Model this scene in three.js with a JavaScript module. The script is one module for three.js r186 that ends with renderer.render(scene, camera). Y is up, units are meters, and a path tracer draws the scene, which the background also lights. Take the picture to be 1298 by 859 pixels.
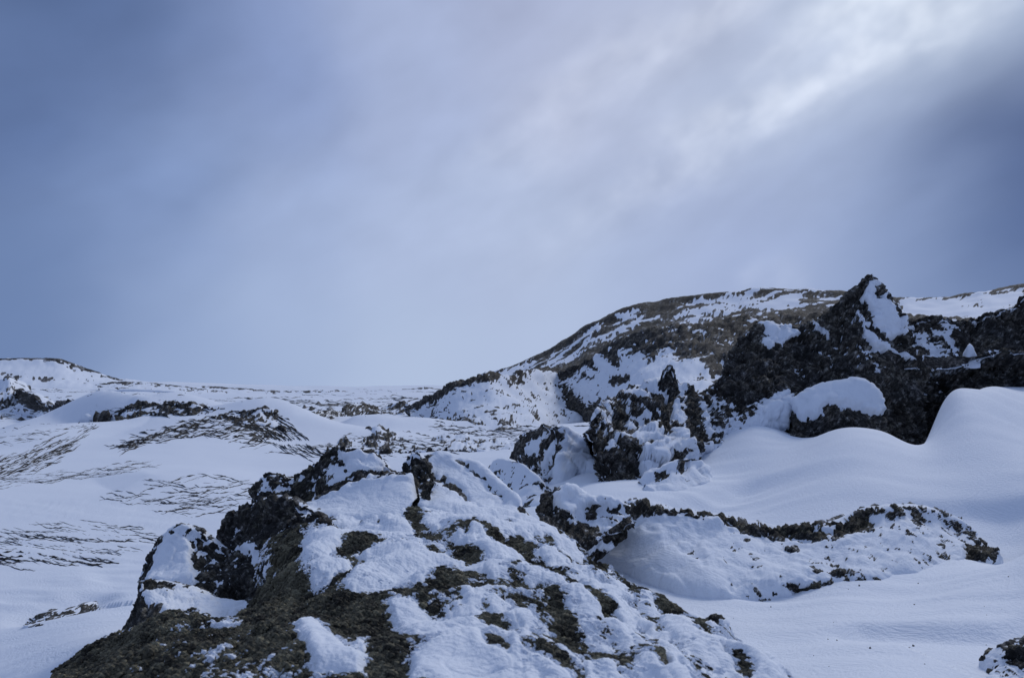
import * as THREE from 'three';
import { ImprovedNoise } from 'three/addons/math/ImprovedNoise.js';
import { mergeGeometries } from 'three/addons/utils/BufferGeometryUtils.js';

// ---------------------------------------------------------------- camera
const W = 1298, H = 859, F = 921, EYE = 3.6, HORIZON = 505;      // photo size, focal length in its pixels, eye height over the plain
const scene = new THREE.Scene();
const TA = (HORIZON - H / 2) / F, PITCH = Math.atan(TA), CA = Math.cos(PITCH), SA = Math.sin(PITCH);
const camera = new THREE.PerspectiveCamera(2 * Math.atan(H / 2 / F) * 180 / Math.PI, W / H, 0.05, 20000);
camera.position.set(0, EYE, 0);
camera.rotation.x = PITCH;
camera.focus = 16; camera.userData.fStop = 4;
scene.add(camera);

const noise = new ImprovedNoise();
const N3 = (x, y, z) => noise.noise(x, y, z);
const clamp = (x, a = 0, b = 1) => Math.min(b, Math.max(a, x));
const sstep = (a, b, x) => { const t = clamp((x - a) / (b - a)); return t * t * (3 - 2 * t); };
const mix = (a, b, t) => a + (b - a) * t;
function fbm(x, y, z, o = 4) { let s = 0, a = 1; for (let i = 0; i < o; i++) { s += a * N3(x, y, z); x = x * 2.03 + 7.1; y = y * 2.03 + 3.7; z = z * 2.03 + 1.3; a *= 0.5; } return s; }
const ridged = (x, y, z) => 1 - Math.abs(N3(x, y, z)) * 2;
let seed = 20231;
const rnd = () => { seed = (seed * 1664525 + 1013904223) >>> 0; return seed / 4294967296; };

// ---------------------------------------------------------------- sky: overcast with a brighter break up and to the east, dimmed behind the camera
const SUN = new THREE.Vector3(0.52, 0.60, -0.62).normalize();
{
  const SW = 2048, SH = 1024, data = new Float32Array(SW * SH * 4);
  const lin = (c) => { c /= 255; return c <= 0.04045 ? c / 12.92 : Math.pow((c + 0.055) / 1.055, 2.4); };
  // colours of the cloud cover, at azimuth (0 ahead, east positive) and elevation in degrees
  const spots = [
    [-35, 31, 62, 83, 122], [-30, 26, 92, 112, 156], [-34, 18, 90, 111, 156], [-34, 6, 104, 126, 170], [-25, 4, 146, 164, 202], [-27, 14, 128, 148, 192],
    [-18, 24, 132, 149, 193], [-17, 13, 158, 173, 210], [-17, 6, 162, 178, 212], [-9, 25, 166, 177, 211], [-7, 12, 172, 184, 216], [-8, 3, 176, 190, 219],
    [3, 29, 160, 168, 200], [6, 25, 183, 190, 218], [10, 26, 184, 192, 218], [2, 12, 176, 187, 217], [4, 4, 176, 189, 219], [18, 21, 180, 190, 216], [22, 21, 176, 187, 215],
    [29, 26, 186, 197, 219], [26, 22, 180, 191, 217], [16, 27, 170, 178, 206], [13, 15, 168, 179, 212], [18, 12, 156, 169, 207], [22, 8, 160, 174, 209], [12, 9, 168, 181, 214],
    [30, 15, 134, 151, 190], [35, 17, 64, 82, 125], [37, 14, 66, 85, 130], [35, 11, 80, 101, 147], [32, 8, 116, 136, 178], [34, 26, 166, 180, 209], [28, 12, 144, 160, 198], [26, 16, 156, 169, 205],
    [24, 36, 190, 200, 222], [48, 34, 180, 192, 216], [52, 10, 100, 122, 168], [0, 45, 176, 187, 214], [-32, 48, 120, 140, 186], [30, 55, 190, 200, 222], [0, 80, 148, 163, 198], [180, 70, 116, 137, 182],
    [-60, 10, 92, 114, 162], [-90, 30, 98, 120, 168], [-140, 20, 98, 120, 168], [180, 25, 98, 120, 168], [140, 25, 102, 124, 172], [90, 30, 122, 142, 188], [80, 12, 104, 126, 174],  // unseen sky to the sides and behind, set dim to darken camera-facing snow
  ].map(([a, e, r, g, b]) => { a *= Math.PI / 180; e *= Math.PI / 180; return [Math.sin(a) * Math.cos(e), Math.sin(e), -Math.cos(a) * Math.cos(e), lin(r) * 1.08, lin(g) * 1.11, lin(b) * 1.10]; });
  // the large shapes first, on a coarse table of directions
  const LW = 512, LH = 256, tab = new Float32Array(LW * LH * 3);
  for (let row = 0; row < LH; row++) for (let col = 0; col < LW; col++) {
    const el = Math.max(-0.02, ((row + 0.5) / LH - 0.5) * Math.PI), a = ((col + 0.5) / LW - 0.5) * 2 * Math.PI, c = Math.cos(el), x = Math.cos(a) * c, y = Math.sin(el), z = Math.sin(a) * c;
    let s = 0, r = 0, g = 0, b = 0;
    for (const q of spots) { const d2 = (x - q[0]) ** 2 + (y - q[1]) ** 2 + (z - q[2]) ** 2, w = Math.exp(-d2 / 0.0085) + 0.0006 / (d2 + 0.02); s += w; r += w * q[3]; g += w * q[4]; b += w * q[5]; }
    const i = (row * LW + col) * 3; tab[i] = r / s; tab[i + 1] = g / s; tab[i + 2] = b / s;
  }
  // brighter bands of thin cloud along lines of azimuth and elevation in degrees, with half width and added light at each point
  const bands = [
    [[-6, 10, 2.2, 0.0], [3, 13, 2.4, 0.02], [8, 15.5, 2.4, 0.06], [13.5, 18.6, 2.2, 0.11], [20, 20.2, 1.6, 0.18], [24, 21.6, 1.5, 0.22], [29.5, 24.2, 1.6, 0.25], [38, 28, 3, 0.10]],
    [[-4, 16, 2.2, 0.0], [1, 20, 2.4, 0.05], [6, 24.5, 2.2, 0.07], [12, 27, 2.0, 0.11], [18, 29.5, 2.2, 0.12], [26, 34, 3, 0.08]],
    [[17, 23, 1.2, 0.0], [22, 25, 1.5, 0.13], [26, 26.5, 1.6, 0.24], [31, 28.5, 1.8, 0.32], [38, 31, 2.4, 0.12]],
    [[18.5, 8, 0.7, 0.0], [20, 10, 1.1, 0.04], [22, 9, 1.2, 0.05], [24.5, 7.5, 0.9, 0.0]],
  ].map((line) => line.map(([a, e, w, s]) => [a * Math.PI / 180, e * Math.PI / 180, w * Math.PI / 180, s]));
  function band(az, el) {
    let sum = 0;
    for (const line of bands) {
      let best = 0;
      for (let i = 0; i < line.length - 1; i++) {
        const A = line[i], B = line[i + 1], ex = B[0] - A[0], ey = B[1] - A[1], t = clamp(((az - A[0]) * ex + (el - A[1]) * ey) / (ex * ex + ey * ey)), d = Math.hypot(az - A[0] - ex * t, el - A[1] - ey * t) / mix(A[2], B[2], t);
        best = Math.max(best, mix(A[3], B[3], t) * Math.exp(-d * d * 0.9));
      }
      sum += best;
    }
    return sum;
  }
  for (let row = 0; row < SH; row++) {
    const el = ((row + 0.5) / SH - 0.5) * Math.PI, y = Math.sin(el);
    for (let col = 0; col < SW; col++) {
      const a = ((col + 0.5) / SW - 0.5) * 2 * Math.PI, c = Math.cos(el), x = Math.cos(a) * c, z = Math.sin(a) * c;
      // soft bands of cloud that rise towards the east
      const along = x * 0.9 + y * 0.45, across = -x * 0.45 + y * 0.9;
      const wa = 0.030 * fbm(along * 5, across * 8, z * 5 + 3.3, 3), we = 0.022 * fbm(along * 5 + 9, across * 8, z * 5 + 1.3, 3);
      const fx = clamp((a + wa) / (2 * Math.PI) + 0.5, 0, 0.99999) * LW - 0.5, fy = clamp((el + we) / Math.PI + 0.5, 0, 0.99999) * LH - 0.5, x0 = Math.floor(fx), y0 = Math.floor(fy), tx = fx - x0, ty = fy - y0;
      const xa = (x0 + LW) % LW, xb = (x0 + 1) % LW, ya = clamp(y0, 0, LH - 1), yb = clamp(y0 + 1, 0, LH - 1), i = (row * SW + col) * 4;
      const az = Math.atan2(x, -z), front = Math.abs(az) < 0.9 && el > 0 && el < 0.75;
      const n5 = fbm(along * 13 + wa * 9, across * 26 + we * 9, z * 12 + 8, 5), n6 = fbm(x * 26, y * 30, z * 26, 4), glow = front ? band(az + wa * 0.9 + 0.012 * n6, el + we * 1.3 + 0.010 * n5) : 0;
      const veil = 0.045 * fbm(along * 4, across * 9, z * 4 + 2.2, 4) + 0.05 * n5, m = (0.6 + 0.4 * sstep(-0.3, 0.0, y)) * (1 + veil * sstep(0.02, 0.3, y));
      const add = glow * (1 + 0.55 * n5 + 0.4 * n6);
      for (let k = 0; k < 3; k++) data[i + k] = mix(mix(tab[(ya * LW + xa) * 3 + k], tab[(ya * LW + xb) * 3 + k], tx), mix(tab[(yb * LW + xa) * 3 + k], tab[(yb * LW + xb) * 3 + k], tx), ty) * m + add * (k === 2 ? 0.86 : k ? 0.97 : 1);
      data[i + 3] = 1;
    }
  }
  const t = new THREE.DataTexture(data, SW, SH, THREE.RGBAFormat, THREE.FloatType);
  t.mapping = THREE.EquirectangularReflectionMapping; t.magFilter = t.minFilter = THREE.LinearFilter; t.needsUpdate = true;
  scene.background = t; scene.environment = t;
}
const sun = new THREE.DirectionalLight(new THREE.Color(1, 0.96, 0.92), 1.4);
sun.position.copy(SUN).multiplyScalar(300); sun.castShadow = true; sun.shadow.radius = 28; sun.shadow.mapSize.set(2048, 2048);
Object.assign(sun.shadow.camera, { left: -60, right: 60, top: 60, bottom: -60, near: 1, far: 700 });
scene.add(sun);
const renderer = new THREE.WebGLRenderer({ antialias: true });
renderer.setSize(1024, 677);
renderer.toneMapping = THREE.LinearToneMapping; renderer.toneMappingExposure = 0.94;
renderer.shadowMap.enabled = true;

// ---------------------------------------------------------------- from photo pixels to places: a pixel gives the direction, the depth comes from the lie of the land
function place(px, py, d) {
  const xc = (px - W / 2) / F, yc = (H / 2 - py) / F, y = yc * CA + SA, z = yc * SA - CA, k = d / -z;
  return [xc * k, EYE + y * k, -d];
}
function pixel(x, y, z) {
  y -= EYE; const yy = y * CA + z * SA, zz = -y * SA + z * CA;
  return [W / 2 - F * x / zz, H / 2 + F * yy / zz];
}
function inside(poly, x, y) {            // signed distance in pixels, negative inside
  let d = 1e9, s = 1;
  for (let i = 0, n = poly.length, j = n - 1; i < n; j = i++) {
    const [ax, ay] = poly[i], [bx, by] = poly[j], ex = bx - ax, ey = by - ay, wx = x - ax, wy = y - ay, t = clamp((wx * ex + wy * ey) / (ex * ex + ey * ey + 1e-9));
    const qx = wx - ex * t, qy = wy - ey * t; d = Math.min(d, qx * qx + qy * qy);
    if ((ay > y) !== (by > y) && x < ex * (y - ay) / ey + ax) s = -s;
  }
  return s * Math.sqrt(d);
}
// ---------------------------------------------------------------- broken rock: facets of a cell pattern, each cell a tilted plane with a crack round it
function hash(i, j, k) { let h = Math.imul(i, 374761393) ^ Math.imul(j, 668265263) ^ Math.imul(k, 2147483647 ^ 1274126177); h = Math.imul(h ^ (h >>> 13), 1274126177); return (h ^ (h >>> 16)) >>> 0; }
const cell = { f: 0, e: 0, id: 0 };
function facets(x, y, z, crack = 0.75) {
  const ix = Math.floor(x), iy = Math.floor(y), iz = Math.floor(z); let f1 = 9, f2 = 9, b = 0, bx = 0, by = 0, bz = 0;
  for (let i = ix - 1; i <= ix + 1; i++) for (let j = iy - 1; j <= iy + 1; j++) for (let k = iz - 1; k <= iz + 1; k++) {
    const h = hash(i, j, k), dx = i + (h & 1023) / 1023 - x, dy = j + ((h >>> 10) & 1023) / 1023 - y, dz = k + ((h >>> 20) & 1023) / 1023 - z, d = dx * dx + dy * dy + dz * dz;
    if (d < f1) { f2 = f1; f1 = d; b = h; bx = dx; by = dy; bz = dz; } else if (d < f2) f2 = d;
  }
  const g = Math.imul(b, 2654435761) >>> 0, r1 = (g & 255) / 127.5 - 1, r2 = ((g >>> 8) & 255) / 127.5 - 1, r3 = ((g >>> 16) & 255) / 127.5 - 1;
  cell.e = Math.sqrt(f2) - Math.sqrt(f1); cell.id = (g >>> 24) / 255;
  cell.f = (r1 * bx + r2 * by + r3 * bz) * 0.9 + cell.id * 0.7 - 0.35;
  return cell.f - crack * (1 - sstep(0, 0.24, cell.e));
}
// ---------------------------------------------------------------- materials
const snowMat = new THREE.MeshPhysicalMaterial({ name: 'snow', color: new THREE.Color().setRGB(0.70, 0.75, 0.83), roughness: 0.85, sheen: 0, vertexColors: false, side: THREE.DoubleSide });
const rockMat = new THREE.MeshStandardMaterial({ name: 'lava_rock', roughness: 0.95, vertexColors: true, side: THREE.DoubleSide });
const bumpTex = (() => {
  const S = 512, d = new Uint8Array(S * S * 4), per = (x, y, f, s) => { // tileable
    const a = x / S * 2 * Math.PI, b = y / S * 2 * Math.PI, r = f / (2 * Math.PI); return N3(Math.cos(a) * r + s, Math.sin(a) * r + Math.cos(b) * r, Math.sin(b) * r + s * 2);
  };
  for (let y = 0; y < S; y++) for (let x = 0; x < S; x++) {
    const v = 128 + 60 * per(x, y, 24, 1.7) + 40 * per(x, y, 60, 5.1) + 34 * (rnd() - 0.5), i = (y * S + x) * 4;
    d[i] = d[i + 1] = d[i + 2] = clamp(v, 0, 255); d[i + 3] = 255;
  }
  const t = new THREE.DataTexture(d, S, S, THREE.RGBAFormat); t.wrapS = t.wrapT = THREE.RepeatWrapping; t.magFilter = THREE.LinearFilter; t.minFilter = THREE.LinearMipmapLinearFilter; t.generateMipmaps = true; t.needsUpdate = true; return t;
})();
const grainTex = (() => {                      // pitted, speckled stone: a grey print round mid tone that the vertex colours tint
  const S = 512, c = new Uint8Array(S * S * 4), h = new Uint8Array(S * S * 4), f = new Float32Array(S * S);
  const per = (x, y, fr, s) => { const a = x / S * 2 * Math.PI, b = y / S * 2 * Math.PI, r = fr / (2 * Math.PI); return N3(Math.cos(a) * r + s, Math.sin(a) * r + Math.cos(b) * r, Math.sin(b) * r + s * 2); };
  for (let y = 0; y < S; y++) for (let x = 0; x < S; x++) f[y * S + x] = 0.9 * per(x, y, 14, 2.3) + 0.8 * per(x, y, 34, 6.1) + 0.6 * per(x, y, 75, 9.7) + 0.35 * (rnd() - 0.5);
  for (let i = 0; i < S * S; i++) { const v = f[i], t = clamp(0.52 + 0.55 * v), k = i * 4; c[k] = c[k + 1] = c[k + 2] = 255 * clamp(0.28 + 0.72 * t * t * 1.6); c[k + 3] = 255; h[k] = h[k + 1] = h[k + 2] = 255 * t; h[k + 3] = 255; }
  return [c, h].map((d, n) => { const t = new THREE.DataTexture(d, S, S, THREE.RGBAFormat); t.wrapS = t.wrapT = THREE.RepeatWrapping; t.magFilter = THREE.LinearFilter; t.minFilter = THREE.LinearMipmapLinearFilter; t.generateMipmaps = true; if (!n) t.colorSpace = THREE.SRGBColorSpace; t.needsUpdate = true; return t; });
})();
rockMat.map = grainTex[0]; rockMat.bumpMap = grainTex[1]; rockMat.bumpScale = 0.02;
snowMat.bumpMap = bumpTex; snowMat.bumpScale = 0.014;

function finish(mesh, name) { mesh.name = name; mesh.castShadow = mesh.receiveShadow = true; return mesh; }
function gridMesh(nu, nv, pos, keep, uvScale, steep = 0) {
  const g = new THREE.BufferGeometry(), idx = [], uv = new Float32Array(nu * nv * 2);
  for (let j = 0; j < nv - 1; j++) for (let i = 0; i < nu - 1; i++) {
    const a = j * nu + i, b = a + 1, c = a + nu, e = c + 1;
    if (keep && !(keep[a] || keep[b] || keep[c] || keep[e])) continue;
    idx.push(a, b, e, a, e, c);
  }
  for (let i = 0; i < nu * nv; i++) { uv[2 * i] = (pos[3 * i] + 0.1 * pos[3 * i + 1]) * uvScale; uv[2 * i + 1] = steep ? (pos[3 * i + 1] - 0.45 * pos[3 * i + 2]) * uvScale : (pos[3 * i + 2] - 0.5 * pos[3 * i + 1]) * uvScale; }
  g.setAttribute('position', new THREE.BufferAttribute(pos, 3)); g.setAttribute('uv', new THREE.BufferAttribute(uv, 2)); g.setIndex(idx); g.computeVertexNormals();
  return g;
}
const taken = {};
function numbered(n) { taken[n] = (taken[n] ?? -1) + 1; return taken[n] ? n + '_' + String(taken[n]).padStart(3, '0') : n; }

// ---------------------------------------------------------------- the snow-covered ground, one sheet from underfoot to the horizon
const GP = [ /*GROUND*/
  // far plain
  [-500, 484, 4500], [0, 484, 4500], [200, 486, 4500], [350, 492, 4500], [540, 491, 4500], [700, 491, 4500], [1000, 488, 4500], [1400, 486, 4500], [1900, 486, 4500],
  [-500, 494, 1500], [0, 493, 1500], [200, 494, 1500], [400, 497, 1500], [600, 498, 1500], [1000, 494, 1500], [1500, 494, 1500],
  [-300, 503, 600], [0, 503, 600], [250, 503, 600], [450, 504, 600], [650, 505, 600], [1000, 498, 600], [1500, 496, 600],
  [-300, 518, 200], [0, 517, 200], [200, 516, 200], [400, 517, 200], [600, 519, 200], [800, 510, 200], [1100, 500, 200], [1600, 495, 200],
  [-300, 542, 95], [0, 540, 95], [200, 538, 95], [400, 540, 95], [550, 541, 90], [700, 538, 90], [850, 525, 90], [1100, 505, 90], [1500, 495, 90],
  [-200, 575, 48], [50, 572, 48], [220, 566, 48], [350, 568, 48], [500, 566, 48], [620, 564, 46], [720, 556, 46], [850, 530, 45], [1100, 500, 45], [1500, 480, 45],
  [-200, 610, 32], [60, 608, 32], [200, 604, 32], [350, 606, 32], [500, 598, 30], [620, 585, 28], [720, 572, 28], [850, 545, 26], [1000, 515, 27], [1200, 480, 27], [1500, 465, 27],
  [-200, 690, 17], [50, 690, 17.5], [200, 685, 17.5], [350, 680, 17], [500, 660, 16], [600, 640, 15], [680, 625, 14.5], [740, 606, 14.2], [800, 600, 14.2], [880, 580, 15], [960, 530, 16.5], [1060, 562, 17], [1130, 580, 17.4], [1180, 560, 17.4], [1240, 489, 17.2], [1280, 487, 17.3], [1320, 489, 17.5], [1600, 470, 18],
  [740, 640, 11.5], [850, 628, 12], [940, 592, 13.5], [1005, 550, 15.2], [1060, 541, 15.5], [1095, 541, 15.4], [1140, 559, 15.3], [1172, 548, 15.6], [1188, 518, 15.9], [1212, 499, 16.3], [1300, 525, 14], [1000, 625, 11], [1150, 625, 10.5], [1290, 610, 10.5], [1600, 600, 11],
  [-200, 770, 12], [40, 765, 12], [150, 755, 11.5], [260, 760, 10.5], [-100, 860, 8.5], [40, 830, 8], [120, 815, 7.2], [300, 830, 6.5],
  [450, 760, 8.5], [600, 745, 8.3], [700, 740, 8], [1290, 700, 8.4], [1150, 700, 8.4], [1000, 710, 8.6], [880, 700, 8.8],
  [860, 757, 7.2], [960, 765, 7], [1050, 742, 7.2], [1150, 735, 7.3], [1240, 712, 7.6], [1300, 690, 8], [1500, 700, 8],
  [1000, 800, 5.8], [1100, 775, 6.2], [1200, 780, 5.8], [1290, 760, 6], [1120, 838, 4.6], [1230, 830, 4.8], [1010, 850, 4.6], [930, 830, 5.2], [1298, 790, 5.4], [1500, 800, 5.5],
  [1100, 880, 3.9], [1300, 900, 3.8], [900, 960, 3.4], [600, 1050, 3.2], [300, 1000, 3.6], [50, 960, 4.5], [-200, 980, 5], [1150, 1150, 2.2], [1500, 1100, 2.4], [649, 1300, 1.6], [0, 1300, 1.8], [1300, 1300, 1.7],
  [649, 2400, 0.8], [-300, 2400, 0.9], [1700, 2400, 0.9],
];
// lips and hollows the wind has cut into the drift: the snow drops on the near side of each line
const scoops = [
  { depth: 0.15, width: 0.3, run: 0.6, open: true, pts: [[1000, 812, 5.5], [1035, 796, 5.75], [1085, 790, 5.85], [1140, 795, 5.75], [1200, 806, 5.55], [1250, 803, 5.5], [1300, 780, 5.7], [1380, 760, 6]] },
  { depth: 0.16, width: 0.35, run: 1.1, open: true, pts: [[1090, 640, 10], [1150, 630, 10.3], [1220, 628, 10.3], [1300, 634, 10.1], [1400, 640, 10]] },
  { depth: 0.25, width: 0.5, run: 1.6, pts: [[940, 590, 13.4], [900, 612, 12.6], [860, 632, 11.9], [800, 645, 11.4]].reverse() },
  { depth: 0.3, width: 0.9, run: 1.6, pts: [[-60, 800, 10.4], [20, 770, 11.6], [90, 750, 12.4], [150, 742, 12.8]] },
].map((s) => { const line = s.pts.map((p) => { const q = place(...p); return [q[0], q[2]]; }), cx = line.reduce((a, b) => a + b[0], 0) / line.length, cz = line.reduce((a, b) => a + b[1], 0) / line.length; return { ...s, line, cx, cz, reach: 3.5 * s.run + Math.max(...line.map(([x, z]) => Math.hypot(x - cx, z - cz))) }; });
// low swells of buried lava on the plain
const swells = [
  { front: 9, back: 8, pts: [[120, 568, 57, 0], [165, 560, 60, 3.2], [205, 556, 61, 3.4], [250, 554, 61, 3.1], [300, 560, 59, 2.6], [340, 566, 57, 3.1], [372, 572, 55, 1.9], [415, 578, 52, 0]] },
  { front: 7, back: 6, pts: [[-220, 620, 36, 0], [-60, 606, 40, 0.3], [10, 594, 45, 0.8], [60, 574, 54, 1.1], [105, 552, 66, 1.4], [145, 534, 84, 1.2], [170, 528, 95, 0]] },
  { front: 8, back: 10, pts: [[400, 548, 80, 0], [450, 546, 82, 1.6], [500, 544, 84, 1.9], [550, 545, 82, 1.2], [590, 548, 78, 0]] },
  { front: 5, back: 5, pts: [[130, 640, 27, 0], [190, 638, 28, 0.35], [260, 636, 28.5, 0.45], [330, 636, 28, 0.2], [390, 640, 27, 0]] },
].map((s) => ({ ...s, line: s.pts.map(([px, py, d, h]) => { const q = place(px, py, d); return [q[0], q[2], h]; }) }));
const groundAt = (() => {
  const pts = GP.map(([px, py, d]) => { const [x, y, z] = place(px, py, d), r = Math.hypot(x, z); return [px / 150, Math.log(r) * 2.2, y / (r + 20)]; }), n = pts.length, C2 = 0.12;
  const A = pts.map((p, i) => [...pts.map((q) => Math.sqrt((p[0] - q[0]) ** 2 + (p[1] - q[1]) ** 2 + C2)), 1, p[2]]);
  for (let i = 0; i < n; i++) A[i][i] += 1e-4;
  A.push([...pts.map(() => 1), 0, 0]);
  const m = n + 1;
  for (let i = 0; i < m; i++) {
    let p = i; for (let j = i; j < m; j++) if (Math.abs(A[j][i]) > Math.abs(A[p][i])) p = j;
    [A[i], A[p]] = [A[p], A[i]];
    for (let j = i + 1; j < m; j++) { const f = A[j][i] / A[i][i]; if (f) for (let k = i; k <= m; k++) A[j][k] -= f * A[i][k]; }
  }
  const w = new Array(m);
  for (let i = m - 1; i >= 0; i--) { let s = A[i][m]; for (let k = i + 1; k < m; k++) s -= A[i][k] * w[k]; w[i] = s / A[i][i]; }
  return (x, z) => {
    const r = Math.hypot(x, z), az = Math.atan2(x, -z), aa = Math.abs(az), e0 = 0.62;
    let px = aa < e0 ? W / 2 + F * Math.tan(az) : W / 2 + Math.sign(az) * F * Math.tan(e0) * (aa < 1.2 ? 1 + 0.25 * Math.sin((aa - e0) / (1.2 - e0) * Math.PI / 2) : 1.25 * (0.5 + 0.5 * Math.cos((aa - 1.2) / (Math.PI - 1.2) * Math.PI)));
    px /= 150; const lr = Math.log(Math.max(r, 0.6)) * 2.2; let v = w[n];
    for (let i = 0; i < n; i++) { const p = pts[i]; v += w[i] * Math.sqrt((px - p[0]) ** 2 + (lr - p[1]) ** 2 + C2); }
    let y = v * (r + 20);
    for (let L = 1.6, k = 0; k < 9; L *= 2.3, k++) {
      const vis = sstep(0.004, 0.012, L / r), far = sstep(0.35, 1.4, r / L);
      if (vis * far > 0) y += (0.013 + 0.009 * sstep(4, 30, L)) * L * vis * far * N3(x / L + k * 17.3, k * 5.5, z / L * (k < 3 ? 1.5 : 1));
    }
    if (r > 15 && r < 130 && az < 0.1) for (const sw of swells) {
      let best = 1e9, hh = 0, sd = 1, ws = 0, wh = 0;
      for (let i = 0; i < sw.line.length - 1; i++) {
        const [ax, az_, ah] = sw.line[i], [bx, bz, bh] = sw.line[i + 1], ex = bx - ax, ez = bz - az_, t = clamp(((x - ax) * ex + (z - az_) * ez) / (ex * ex + ez * ez)), dx = x - ax - ex * t, dz = z - az_ - ez * t, dd = Math.hypot(dx, dz), wt = 1 / (dd * dd + 0.05) ** 3; ws += wt; wh += wt * mix(ah, bh, t);
        if (dd < best) { best = dd; sd = mix(sw.front, sw.back, sstep(-0.6, 0.6, (dx * x + dz * z) / (r * Math.max(dd, 1e-6)) * Math.min(1, dd / 2))); }
      }
      hh = wh / ws; if (best < 25) y += hh * Math.exp(-((best / sd) ** 2)) * (1 + 0.35 * N3(x * 0.18, 3, z * 0.18));
    }
    for (const sc of scoops) {
      if (Math.hypot(x - sc.cx, z - sc.cz) > sc.reach) continue;
      let best = 1e9, side = 0, endf = 0;
      for (let i = 0; i < sc.line.length - 1; i++) {
        const [ax, az] = sc.line[i], [bx, bz] = sc.line[i + 1], ex = bx - ax, ez = bz - az, tt = ((x - ax) * ex + (z - az) * ez) / (ex * ex + ez * ez), t = clamp(tt), dx = x - ax - ex * t, dz = z - az - ez * t, dd = Math.hypot(dx, dz);
        if (dd < best) { best = dd; side = (ex * (z - az) - ez * (x - ax)) > 0 ? dd : -dd; const f = (i + t) / (sc.line.length - 1); endf = sstep(0, 0.25, f) * (sc.open ? 1 : sstep(0, 0.25, 1 - f)); if (tt < 0 && i === 0) endf = 0; }
      }
      y -= sc.depth * endf * sstep(-0.03, sc.width, side) * Math.exp(-Math.max(0, side) / sc.run);
      y += 0.25 * sc.depth * endf * Math.exp(-((side + sc.width) ** 2) / (2 * (sc.width * 1.3) ** 2));
    }
    return y;
  };
})();
function groundDist(px, py) {                // where the line of sight through a pixel first meets the ground
  const e = place(px, py, 1), sx = e[0], sy = e[1] - EYE, sz = e[2]; let d = 2, last = 2;
  for (; d < 5000; d *= 1.03) { if (EYE + sy * d < groundAt(sx * d, sz * d)) break; last = d; }
  if (d >= 5000) return 5000;
  for (let i = 0, a = last, b = d; i < 12; i++) { const m = (a + b) / 2; if (EYE + sy * m < groundAt(sx * m, sz * m)) b = m; else a = m; d = m; }
  return d;
}
function sastrugi(x, z, r) {               // wind ripples in the snow crust
  const a = x * 0.9 + z * 0.35, b = -x * 0.35 + z * 0.9, w = 0.4 * N3(a * 0.5, 3, b * 0.8);
  return (0.026 * N3(a * 0.7, 0.5, b * 3.2 + w) + 0.011 * N3(a * 2, 4.5, b * 8 + w * 3)) * (1 - sstep(16, 45, r)) * (0.4 + 0.9 * sstep(-0.2, 0.4, N3(a * 0.3, 8, b * 0.3)));
}
{
  const az = [], rr = []; const e = 0.65;
  for (let i = 0; i <= 760; i++) az.push(Math.atan(Math.tan(e) * (i / 380 - 1)));
  const out = []; for (let i = 1; i <= 60; i++) out.push(e + (2 * Math.PI - 2 * e) * i / 60);
  const all = [...az, ...out];
  for (let r = 0.25; r < 7000; ) { rr.push(r); r *= r < 3 ? 1.05 : r < 25 ? 1.0085 : r < 120 ? 1.012 : 1.022; }
  const nu = all.length, nv = rr.length, pos = new Float32Array(nu * nv * 3);
  for (let j = 0; j < nv; j++) for (let i = 0; i < nu; i++) {
    const a = all[i], r = rr[j], x = Math.sin(a) * r, z = -Math.cos(a) * r, k = (j * nu + i) * 3;
    pos[k] = x; pos[k + 1] = groundAt(x, z) + sastrugi(x, z, r); pos[k + 2] = z;
  }
  const g = gridMesh(nu, nv, pos, null, 1.1);
  const m = finish(new THREE.Mesh(g, snowMat), 'snow_ground'); m.userData = { kind: 'structure', label: 'wind-packed snow covering the ground from underfoot to the horizon', category: 'ground' };
  scene.add(m);
}

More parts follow.
